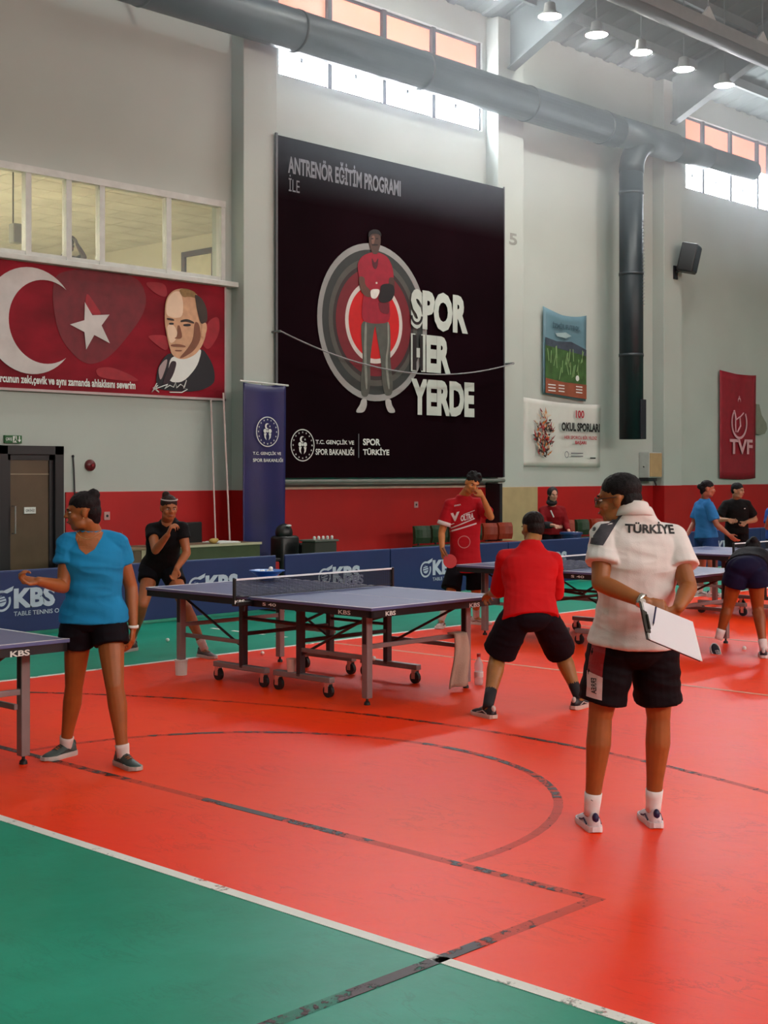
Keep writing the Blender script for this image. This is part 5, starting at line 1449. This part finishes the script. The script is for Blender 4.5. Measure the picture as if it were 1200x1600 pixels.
# red side panel and white logo panel on the left leg of the shorts
M_sp = mat('shorts_red_panel', '#8a0c12', .65)
pts, fs = quad_grid(1, 1, 6, 10, bil(px(921, 1056), px(941, 1062), px(948, 1006), px(930, 1003)))
drape('side_panel', pts, fs, FW * 6.62, RT, UP, FW, shorts, M_sp, ct_, .003, .02)
pts, fs = quad_grid(1, 1, 6, 8, bil(px(919, 1092), px(941, 1096), px(942, 1060), px(921, 1052)))
drape('logo_panel', pts, fs, FW * 6.62, RT, UP, FW, shorts, mat('panel_pinkwhite', '#cdb0b0', .6), ct_, .004, .02)
vs, fs = text_mesh('ERREA', .02)
a0 = px(930, 1062)
drape('lettering', [(b * -.022, -a * .075) for a, b in vs], fs, RT * (a0[0] + .008) + FW * 6.62 + UP * a0[1], RT, UP, FW, shorts, M_ink, ct_, .006, .02)
# glasses
gl = MB()
for k in (-1, 1):
    gl.path([Pn(.031 * k + .022 * math.cos(a), .098, .004 + .017 * math.sin(a)) for a in [2 * PI * i / 16 for i in range(16)]], .0022, 6, closed=True)
    gl.path([Pn(.053 * k, .096, .008), Pn(.074 * k, .06, .012), Pn(.082 * k, -.01, .014)], .0024, 6)
gl.path([Pn(-.010, .10, .008), Pn(.010, .10, .008)], .002, 6)
g_ = gl.build('glasses', mat('glasses_frame', '#2a1a14', .3), ct_, smooth=True)
for k in (-1, 1): MB().ell(Pn(.031 * k, .098, .004), (.021, .0012, .016), Mh, 14, 6).build('lens', mat('lens', '#cfe0e0', .05, alpha=.25), g_)
# watch on the left wrist
w0, e0 = Vector(J['wr'][0]), Vector(J['el'][0]); d_ = (w0 - e0).normalized()
wt = MB().path([w0 - d_ * .030, w0 - d_ * .010], .036, 20).build('wristwatch', mat('watch_metal', '#c9c4bc', .25, metal=.8), ct_, smooth=True)
MB().tube(w0 - d_ * .02 - FW * .034, w0 - d_ * .02 - FW * .041, .014).build('watch_face', mat('watch_face', '#d8d8d4', .3), wt)
for k, (an, fwd) in enumerate(zip(J['an'], (1, 1))):   # small dark mark on each sock
    a = Vector(an) + UP * .045 - FW * .043
    MB().path([a - RT * .012 + UP * .004, a + UP * -.004, a + RT * .014 + UP * .008], .0025, 5).build('sock_mark', M_ink, ct_)

# clipboard behind his back
A_, B_, C_, D_ = Vector((5.445,3.564,1.165)), Vector((5.628,3.401,1.062)), Vector((5.589,3.327,0.892)), Vector((5.401,3.494,0.997))
ux = (B_ - A_).normalized(); uy = (D_ - A_).normalized(); nz = ux.cross(uy).normalized()
if nz.dot(FW) < 0: nz = -nz
cb = thing('clipboard', 'clipboard with white sheets held behind the back of the man in white', 'clipboard', A_)
def slab4(a, b, c, d, z0, z1):
    return MB().add([p + nz * z0 for p in (a, b, c, d)] + [p + nz * z1 for p in (a, b, c, d)], [(0, 1, 2, 3), (7, 6, 5, 4), (0, 4, 5, 1), (1, 5, 6, 2), (2, 6, 7, 3), (3, 7, 4, 0)])
slab4(A_, B_, C_, D_, .004, .009).build('board', mat('board_dark', '#2a2420', .5), cb)
i_ = .004
slab4(A_ + ux * .01, B_ + ux * .004, C_ + ux * .004 - uy * .004, D_ + ux * .01 - uy * .004, 0, .003).build('paper', M_print_w, cb)
slab4(A_ + ux * .016, B_ + ux * .008 - uy * .004, C_ + ux * .007, D_ + ux * .016, -.003, -.0005).build('top_sheet', mat('paper_bright', '#e6e4ec', .6, vary=.01), cb)
mid = A_.lerp(D_, .55)
q = MB(); q.add([mid + ux * a + uy * b_ + nz * c for c in (-.012, -.004) for a, b_ in ((-.004, -.055), (.022, -.05), (.022, .05), (-.004, .055))], [(0, 1, 2, 3), (7, 6, 5, 4), (0, 4, 5, 1), (1, 5, 6, 2), (2, 6, 7, 3), (3, 7, 4, 0)])
q.tube(mid + ux * .018 - uy * .035 - nz * .014, mid + ux * .018 + uy * .035 - nz * .014, .006); q.build('clip', mat('clip_dark', '#3a3530', .3, metal=.6), cb)
pn = thing('blue_pen', 'dark blue pen tucked over the papers of the clipboard', 'pen', (5.460,3.490,1.133))
a, b_ = Vector((5.473,3.492,1.138)), Vector((5.447,3.489,1.064))
MB().tube(a, b_, .0042, n=8).build('barrel', mat('pen_blue', '#14164a', .3), pn); MB().tube(b_, b_ + (b_ - a).normalized() * .012, .0035, .0008, 8).build('tip', M_dark, pn)

# ---- girl in the blue T-shirt
J = dict(head=(4.806,7.103,1.518), neck=(4.869,7.095,1.404), sh=[(4.736,7.148,1.325), (4.997,7.018,1.320)], el=[(4.686,7.127,1.071), (5.080,6.989,1.055)],
         wr=[(4.472,7.061,1.121), (5.053,6.931,0.814)], hip=[(4.815,7.151,0.863), (4.939,7.022,0.863)], kn=[(4.839,7.242,0.454), (4.898,6.905,0.476)],
         an=[(4.849,7.347,0.074), (4.921,6.852,0.081)], toe=[(-0.974,-0.210,0.000), (-0.137,-0.987,0.000)])
t, shirt, shorts, Pn, Mh, hs = person('person', 'girl with a hair bun in bright blue T-shirt and black shorts looking left', J, (-0.792,-0.590,0.000), (-0.829,0.550,-0.100),
    dict(skin='#985424', hair='#150b0e', shirt='#1a7fb4', shorts='#0f0a12', style='bun', bun=(-.01, -.075, .095), female=True, bulk=1.08, sleeve=.46, sleeve_r=.075, hem=-.02, folds=.010, shorts_len=.38, flare=.105,
         limb=1.0, curl=[.95, .45], hand_dir=[(-0.802,0.479,0.100), (-0.107,-0.033,-1.000)], palm=[(-0.293,-0.417,0.800), (-0.549,0.720,0.000)], thumb=[-1, 1], sock=.05, sock_c='#d9c8c4', shoe=('#3c4a48', '#b8b0ac', '#2c3634')), voxel=.0055)
nk = Vector(J['neck'])
# neckline: skin-coloured V of the chest shows above the shirt
pts = [(0, -.125), (.075, .0), (.082, .05), (-.082, .05), (-.075, .0)]
pts = [(.0, -.115), (.045, -.085), (.075, -.02), (.085, .045), (-.08, .045), (-.072, -.02), (-.045, -.08)]
drape('open_neckline', pts, [tuple(range(7))], nk - RT * .004 - UP * .022, RT, UP, FW, shirt, MATS['skin_985424'], t, .0035, .02)
pth = MB(); pth.path([nk + RT * (.075 * math.cos(a)) - FW * (.105 + .03 * math.sin(-a)) + UP * (-.045 + .045 * math.cos(a) ** 2) for a in [PI + PI * i / 14 for i in range(15)]], .002, 5)
pth.build('necklace', mat('gold', '#c9a070', .3, metal=.7), t)
MB().path([Vector(J['wr'][1]) - UP * .005, Vector(J['wr'][1]) + UP * .012], .033, 16).build('wristband', M_print_w, t, smooth=True)
for k in (0, 1):
    MB().ell(Pn(.085 * (1 if k else -1), .0, -.035), .005).build('earring', mat('gold'), t)

# ---- woman in black beyond the middle table
J = dict(head=(8.138,10.593,1.421), neck=(8.222,10.722,1.312), sh=[(8.162,10.886,1.205), (8.309,10.616,1.220)], el=[(8.001,10.621,1.023), (8.318,10.549,0.988)],
         wr=[(7.975,10.401,1.176), (8.126,10.460,0.854)], hip=[(8.284,11.048,0.844), (8.384,10.914,0.833)], kn=[(8.056,10.896,0.492), (8.283,10.514,0.465)],
         an=[(8.176,11.248,0.088), (8.365,10.355,0.098)], toe=[(-0.924,-0.190,0.000), (-0.058,-0.953,0.000)])
t, shirt, shorts, Pn, Mh, hs = person('person', 'woman in black T-shirt crouching behind the middle table with a hand at her chin', J, (-0.584,-0.764,0.000), (-0.361,-0.897,-0.180),
    dict(skin='#a05c34', hair='#2c1a16', shirt='#0c090d', shorts='#0b0910', style='bun', bun=(.02, -.05, .115), female=True, bulk=1.12, sleeve=.42, sleeve_r=.072, hem=-.10, shorts_len=.42, flare=.10,
         curl=[.8, .6], hand_dir=[(0.169,-0.322,0.900), (-0.355,-0.062,-0.900)], palm=[(0.769,-0.372,-0.200), (-0.217,-0.207,0.300)], thumb=[1, -1], sock=.08, sock_c='#c9a8a4', shoe=('#5a3a3c', '#c9b4b0', '#2a1c20')), voxel=.008)
q = MB(); q.path([Pn(.078 * math.cos(a), -.01 + .075 * math.sin(a), .085) for a in [PI * i / 12 for i in range(13)]], .006, 6); q.build('hair_band', mat('band_pale', '#b8b0ae', .5), t)
pts = [(.0, -.075), (.045, -.05), (.065, .0), (-.065, .0), (-.045, -.05)]
drape('open_neckline', pts, [tuple(range(5))], Vector(J['neck']), RT, UP, FW, shirt, MATS['skin_a05c34'], t, .004, .025)

def paddle(name_label, c, d, n, m_face):
    """bat: c centre of the blade, d direction from handle to blade, n face normal"""
    c = Vector(c); d = nrm(d); n = Vector(n); n = (n - d * n.dot(d)).normalized(); l = d.cross(n)
    t = thing('table_tennis_bat', name_label, 'bat', c)
    for sgn, mm in ((1, m_face), (-1, mat('rubber_black', '#0c0c0e', .5))):
        q = MB(); rings = []
        for z, k in ((.0005, 1), (.005, 1), (.006, .97)):
            rings.append([c + l * (.076 * k * math.cos(2 * PI * i / 24)) + d * (.079 * k * math.sin(2 * PI * i / 24)) + n * (z * sgn) for i in range(24)])
        q.loft(rings); q.build('rubber', mm, t)
    q = MB(); q.loft([[c - d * f + l * (w * math.cos(2 * PI * i / 12)) + n * (h * math.sin(2 * PI * i / 12)) for i in range(12)] for f, w, h in ((.06, .02, .006), (.085, .014, .010), (.13, .015, .012), (.175, .018, .013))])
    q.build('handle', mat('handle_wood', '#7a4a2a', .5), t)
    return t

# ---- player in the printed red shirt
J = dict(head=(12.052,10.112,1.634), neck=(12.078,10.258,1.509), sh=[(11.952,10.361,1.392), (12.222,10.150,1.399)], el=[(11.887,10.430,1.079), (12.135,9.909,1.259)],
         wr=[(11.831,10.372,0.879), (11.977,9.900,1.492)], hip=[(12.094,10.387,0.706), (12.236,10.238,0.706)], kn=[(11.957,10.356,0.393), (12.251,10.222,0.382)],
         an=[(11.856,10.403,0.098), (12.374,10.324,0.101)], toe=[(-0.860,-0.475,0.000), (0.261,-0.926,0.000)])
t, shirt, shorts, Pn, Mh, hs = person('person', 'young man in red printed T-shirt wiping his face, red bat in his lowered hand', J, (-0.682,-0.719,0.000), (-0.479,-0.802,-0.350),
    dict(skin='#b8743c', hair='#0f090b', shirt='#a80f1c', shorts='#0c0810', style='curly', sleeve=.70, sleeve_r=.080, hem=-.10, hem_w=1.05, folds=.005, shorts_len=.88, flare=.115, head_up=(0.193,-0.203,0.950),
         curl=[.9, .8], hand_dir=[(-0.038,-0.105,-1.000), (-0.164,0.534,0.750)], palm=[(0.766,-0.513,0.000), (0.375,0.911,0.100)], thumb=[1, 1], sock=.10, sock_c='#d8c4c0', shoe=('#c8a8a0', '#e0d8d4', '#7a4a40')), voxel=.009)
M_whp = mat('print_on_shirt', '#d8ccca', .6)
dd = 15.3
def p2(u, v): return ((u - 600) / 2165 * dd, 1.75 + (740 - v) / 2165 * dd)
def stripe(a, b_, w):
    a = Vector(p2(*a)); b_ = Vector(p2(*b_)); n = (b_ - a).orthogonal().normalized() * w / 2
    return [tuple(a - n), tuple(b_ - n), tuple(b_ + n), tuple(a + n)]
for a, b_, w in [((704, 829), (745, 812), .012), ((703, 834), (748, 820), .016), ((726, 806), (745, 799), .008), ((704, 823), (712, 820), .008)]:
    drape('shirt_stripe', stripe(a, b_, w), [(0, 1, 2, 3)], FW * dd, RT, UP, FW, shirt, M_whp, t, .005, .03)
for (vs, fs), (x0, y0, w, h), hh in [(text_mesh('V', .06), (706, 818, .10, .10), 0), (text_mesh('OLTRA', .05), (722, 817, .15, .07), 0), (text_mesh('ERREA', .02), (712, 793, .075, .016), 0)]:
    a0 = p2(x0, y0); drape('lettering', [(a * w, b_ * h + a * w * .22) for a, b_ in vs], fs, RT * a0[0] + UP * a0[1] + FW * dd, RT, UP, FW, shirt, M_whp, t, .006, .03)
c0 = p2(728, 850); rg_ = []
pts = [(c0[0] + r * math.cos(2 * PI * i / 24), c0[1] + r * math.sin(2 * PI * i / 24)) for r in (.072, .064) for i in range(24)]
drape('ring_print', pts, [(i, (i + 1) % 24, 24 + (i + 1) % 24, 24 + i) for i in range(24)], FW * dd, RT, UP, FW, shirt, mat('print_pinkish', '#c07878', .6), t, .005, .04)
e, a = Vector(J['el'][0]), Vector(J['sh'][0]); d_ = (e - a).normalized()
MB().path([a.lerp(e, .60), a.lerp(e, .74)], [.080, .082], 20).build('sleeve_cuff', M_whp, t, smooth=True)
paddle('red table tennis bat held low by the young man in the printed shirt', (11.816,10.243,0.762), (0.311,-0.326,-0.880), (-0.655,-0.763,0.100), mat('rubber_red', '#b01018', .45))

# ---- crouching man in plain red, from behind
J = dict(head=(8.375,6.433,1.338), neck=(8.288,6.379,1.231), sh=[(8.137,6.509,1.117), (8.420,6.269,1.095)], el=[(8.263,6.666,0.841), (8.592,6.379,0.818)],
         wr=[(8.533,6.962,0.802), (8.763,6.605,0.763)], hip=[(8.018,6.300,0.709), (8.187,6.195,0.704)], kn=[(8.022,6.484,0.401), (8.522,6.278,0.402)],
         an=[(7.709,6.319,0.093), (8.465,6.078,0.101)], toe=[(0.268,0.878,0.000), (0.959,0.154,0.000)])
t, shirt, shorts, Pn, Mh, hs = person('person', 'crouching man in plain red T-shirt and black shorts seen from behind at the table corner', J, (0.675,0.713,0.000), (0.347,0.911,-0.180),
    dict(skin='#94602c', hair='#160c0c', shirt='#c00d14', shorts='#100a14', style='crop', bulk=1.15, sleeve=.98, sleeve_r=.070, hem=-.08, hem_w=1.04, folds=.006, shorts_len=.92, flare=.118, limb=1.1,
         curl=[.7, .5], hand_dir=[(0.444,0.838,-0.200), (0.513,0.766,0.000)], palm=[(0.214,0.066,-1.000), (-0.345,0.362,-0.800)], thumb=[1, -1], sock=.14, sock_c='#17131a', shoe=('#1c1820', '#c8b0a8', '#b8a8a4')), voxel=.007)

# ---- player bending over at the right
J = dict(head=(0, 0, 0), neck=(12.620,6.937,0.927), sh=[(12.432,6.960,0.909), (12.590,6.794,0.909)], el=[(12.675,7.169,0.863), (12.945,6.886,0.863)],
         wr=[(12.963,7.302,0.897), (13.193,7.061,0.897)], hip=[(11.983,6.736,0.815), (12.102,6.611,0.815)], kn=[(11.995,6.839,0.463), (12.146,6.608,0.455)],
         an=[(11.935,6.902,0.178), (12.029,6.485,0.100)], toe=[(0.584,0.764,0.000), (0.824,0.440,0.000)])
J['head'] = (12.815,7.022,0.961)
t, shirt, shorts, Pn, Mh, hs = person('person', 'player in navy shorts bending over the table end at the right edge', J, (0.362,0.345,-0.850), (0.684,0.514,-0.500),
    dict(skin='#8c4614', hair='#150c10', shirt='#121018', shorts='#131030', style='bun', female=True, bulk=1.15, sleeve=.5, sleeve_r=.07, hem=.10, shorts_len=.42, flare=.11, limb=1.0, head_up=(0.289,0.276,0.900),
         pitch=[.95, 0], curl=[.4, .4], hand_dir=[(0.724,0.690,-0.100), (0.724,0.690,-0.100)], palm=[(0.000,0.000,-1.000), (0.000,0.000,-1.000)], thumb=[1, -1], sock=.07, sock_c='#d8c8c8', shoe=('#1a1024', '#d0c0c0', '#c8c0c4')), voxel=.009)

# ---- woman with the headscarf
J = dict(head=(19.136,14.260,1.389), neck=(19.210,14.329,1.201), sh=[(19.136,14.478,1.122), (19.364,14.239,1.122)], el=[(19.016,14.387,0.875), (19.369,14.162,0.871)],
         wr=[(18.982,14.118,0.872), (19.210,13.966,0.750)], hip=[(19.245,14.451,0.801), (19.367,14.323,0.801)], kn=[(19.157,14.384,0.365), (19.278,14.257,0.365)],
         an=[(19.237,14.459,0.050), (19.375,14.315,0.050)], toe=[(-0.720,-0.549,0.000), (-0.513,-0.766,0.000)])
t, shirt, shorts, Pn, Mh, hs = person('person', 'woman in dark headscarf and red jacket standing behind the ball bin', J, (-0.549,-0.800,0.000), (-0.458,-0.824,-0.150),
    dict(skin='#c08a74', hair='#140d10', shirt='#7c0c14', shorts='#140c14', style='scarf', female=True, bulk=1.3, sleeve=.98, long_sleeve=.7, hem=-.2, hem_w=1.08, shorts_len=1.85, hand_dir=[(0.476,-0.789,-0.300), (-0.010,-0.424,-0.800)], sock=0), voxel=.011)
a_ = MB().path([Vector(J['sh'][0]) + RT * .12 - FW * .14 - UP * .0, Vector(J['sh'][0]) + RT * .17 - FW * .16 - UP * .12], .012, 6).build('zip_strip', M_print_w, t)
MB().path([Vector(J['el'][0]).lerp(Vector(J['wr'][0]), .05), Vector(J['el'][0]).lerp(Vector(J['wr'][0]), .72)], [.066, .056], 16).build('dark_cuff', mat('cuff_dark', '#120c18', .7), t, smooth=True)

# ---- girl in light blue
J = dict(head=(17.300,10.187,1.533), neck=(17.358,10.272,1.396), sh=[(17.433,10.410,1.293), (17.269,10.148,1.300)], el=[(17.383,10.463,1.037), (17.272,10.028,1.032)],
         wr=[(17.232,10.476,0.886), (17.327,9.869,0.892)], hip=[(17.394,10.335,0.857), (17.334,10.166,0.865)], kn=[(17.421,10.351,0.436), (17.293,10.122,0.453)],
         an=[(17.446,10.397,0.076), (17.395,10.161,0.084)], toe=[(0.476,-0.789,0.000), (0.404,-0.858,0.000)])
t, shirt, shorts, Pn, Mh, hs = person('person', 'girl in light blue sports shirt walking right behind the farthest table', J, (0.389,-0.915,0.000), (0.532,-0.819,-0.120),
    dict(skin='#a8644a', hair='#160f14', shirt='#2f78b8', shorts='#1c3a6c', style='bun', bun=(0, -.115, .02), female=True, bulk=1.0, sleeve=.75, sleeve_r=.078, hem=-.05, shorts_len=.7, curl=[.4, .4], sock=.1), voxel=.010)
sh0 = (Vector(J['sh'][0]) + Vector(J['sh'][1])) / 2; hp0 = (Vector(J['hip'][0]) + Vector(J['hip'][1])) / 2
dd = 19.2
def p3(u, v): return ((u - 600) / 2165 * dd, 1.75 + (740 - v) / 2165 * dd)
pts, fs = quad_grid(1, 1, 6, 10, bil(p3(1086, 840), p3(1096, 840), p3(1091, 790), p3(1085, 798)))
drape('dark_back_panel', pts, fs, FW * dd, RT, UP, FW, shirt, mat('panel_navyblue', '#0e1428', .7), t, .006, .04)

# ---- boy in black
J = dict(head=(18.853,10.587,1.489), neck=(18.923,10.659,1.371), sh=[(18.822,10.765,1.283), (19.037,10.539,1.283)], el=[(18.677,10.844,1.052), (19.170,10.473,1.048)],
         wr=[(18.612,10.623,1.058), (18.895,10.471,1.016)], hip=[(18.921,10.734,0.892), (19.029,10.621,0.892)], kn=[(18.818,10.697,0.460), (18.952,10.557,0.460)],
         an=[(18.901,10.755,0.093), (19.049,10.600,0.093)], toe=[(-0.549,-0.800,0.000), (-0.234,-0.914,0.000)])
t, shirt, shorts, Pn, Mh, hs = person('person', 'boy in black T-shirt with both hands on his hips by the red wall', J, (-0.606,-0.785,0.000), (-0.009,-0.976,-0.100),
    dict(skin='#a87a5c', hair='#0f0c10', shirt='#0b0a0c', shorts='#0a0a0e', style='short', sleeve=.75, sleeve_r=.078, hem=-.1, shorts_len=1.9, curl=[.5, .5], hand_dir=[(0.476,-0.789,-0.200), (-0.700,0.299,-0.500)], sock=0), voxel=.010)
MB().rbox(-.02, .02, -.002, .002, -.006, .006, .001, Matrix.Translation(Vector(J['sh'][1]) - RT * .07 - FW * .145 - UP * .06)).build('chest_logo', M_print_w, t)

# ---- person cut by the right frame edge
J = dict(head=(18.400,9.686,1.473), neck=(18.433,9.724,1.287), sh=[(18.363,9.797,1.194), (18.523,9.630,1.194)], el=[(18.292,9.800,0.974), (18.528,9.552,0.956)],
         wr=[(18.036,9.633,1.149), (18.410,9.531,0.785)], hip=[(18.441,9.788,0.840), (18.543,9.681,0.840)], kn=[(18.388,9.771,0.416), (18.510,9.643,0.416)],
         an=[(18.428,9.802,0.079), (18.562,9.661,0.079)], toe=[(-0.858,-0.404,0.000), (-0.513,-0.766,0.000)])
person('person', 'person in blue sleeve cut off by the right edge of the frame', J, (-0.894,-0.439,0.000), (-0.990,0.023,0.000),
    dict(skin='#a8644a', hair='#160f14', shirt='#2a4f9a', shorts='#10142a', style='short', sleeve=.75, shorts_len=.8, sock=.1), voxel=.012)

# ---- visitor behind the gallery glass, skin and clothes darkened as a backlit silhouette
J = dict(head=(12.072,18.204,5.262), neck=(12.053,18.297,5.113), sh=[(11.979,18.447,5.032), (12.147,18.126,5.016)], el=[(11.965,18.461,4.735), (12.120,17.864,5.044)],
         wr=[(11.934,18.203,4.541), (11.983,17.863,5.232)], hip=[(12.076,18.490,4.511), (12.199,18.360,4.511)], kn=[(12.020,18.404,4.043), (12.143,18.275,4.043)],
         an=[(12.076,18.490,3.677), (12.199,18.360,3.677)], toe=[(-0.651,-0.621,0.000), (-0.513,-0.766,0.000)])
person('person', 'dark figure with a raised arm behind the gallery window', J, (-0.444,-0.838,0.000), (-0.129,-0.952,0.000),
    dict(skin='#2a1c18', hair='#100c0c', shirt='#14100f', shorts='#100e12', style='short', sleeve=.8, shorts_len=1.9, sock=0, ground=3.6, hand_dir=[(-0.007,-0.283,-0.900), (-0.348,0.220,0.800)]), voxel=.011)
o = MB().rbox(10.560, 10.724, 17.3, 17.45, 5.02, 5.30, .02).build('hanging_box', mat('box_grey', '#77786f', .6)); tag(o, 'grey box hanging behind the left gallery pane', 'box')
MB().tube((10.590, 17.37, 5.30), (10.590, 17.37, 6.28), .01).build('hanging_cord', M_dark, o)
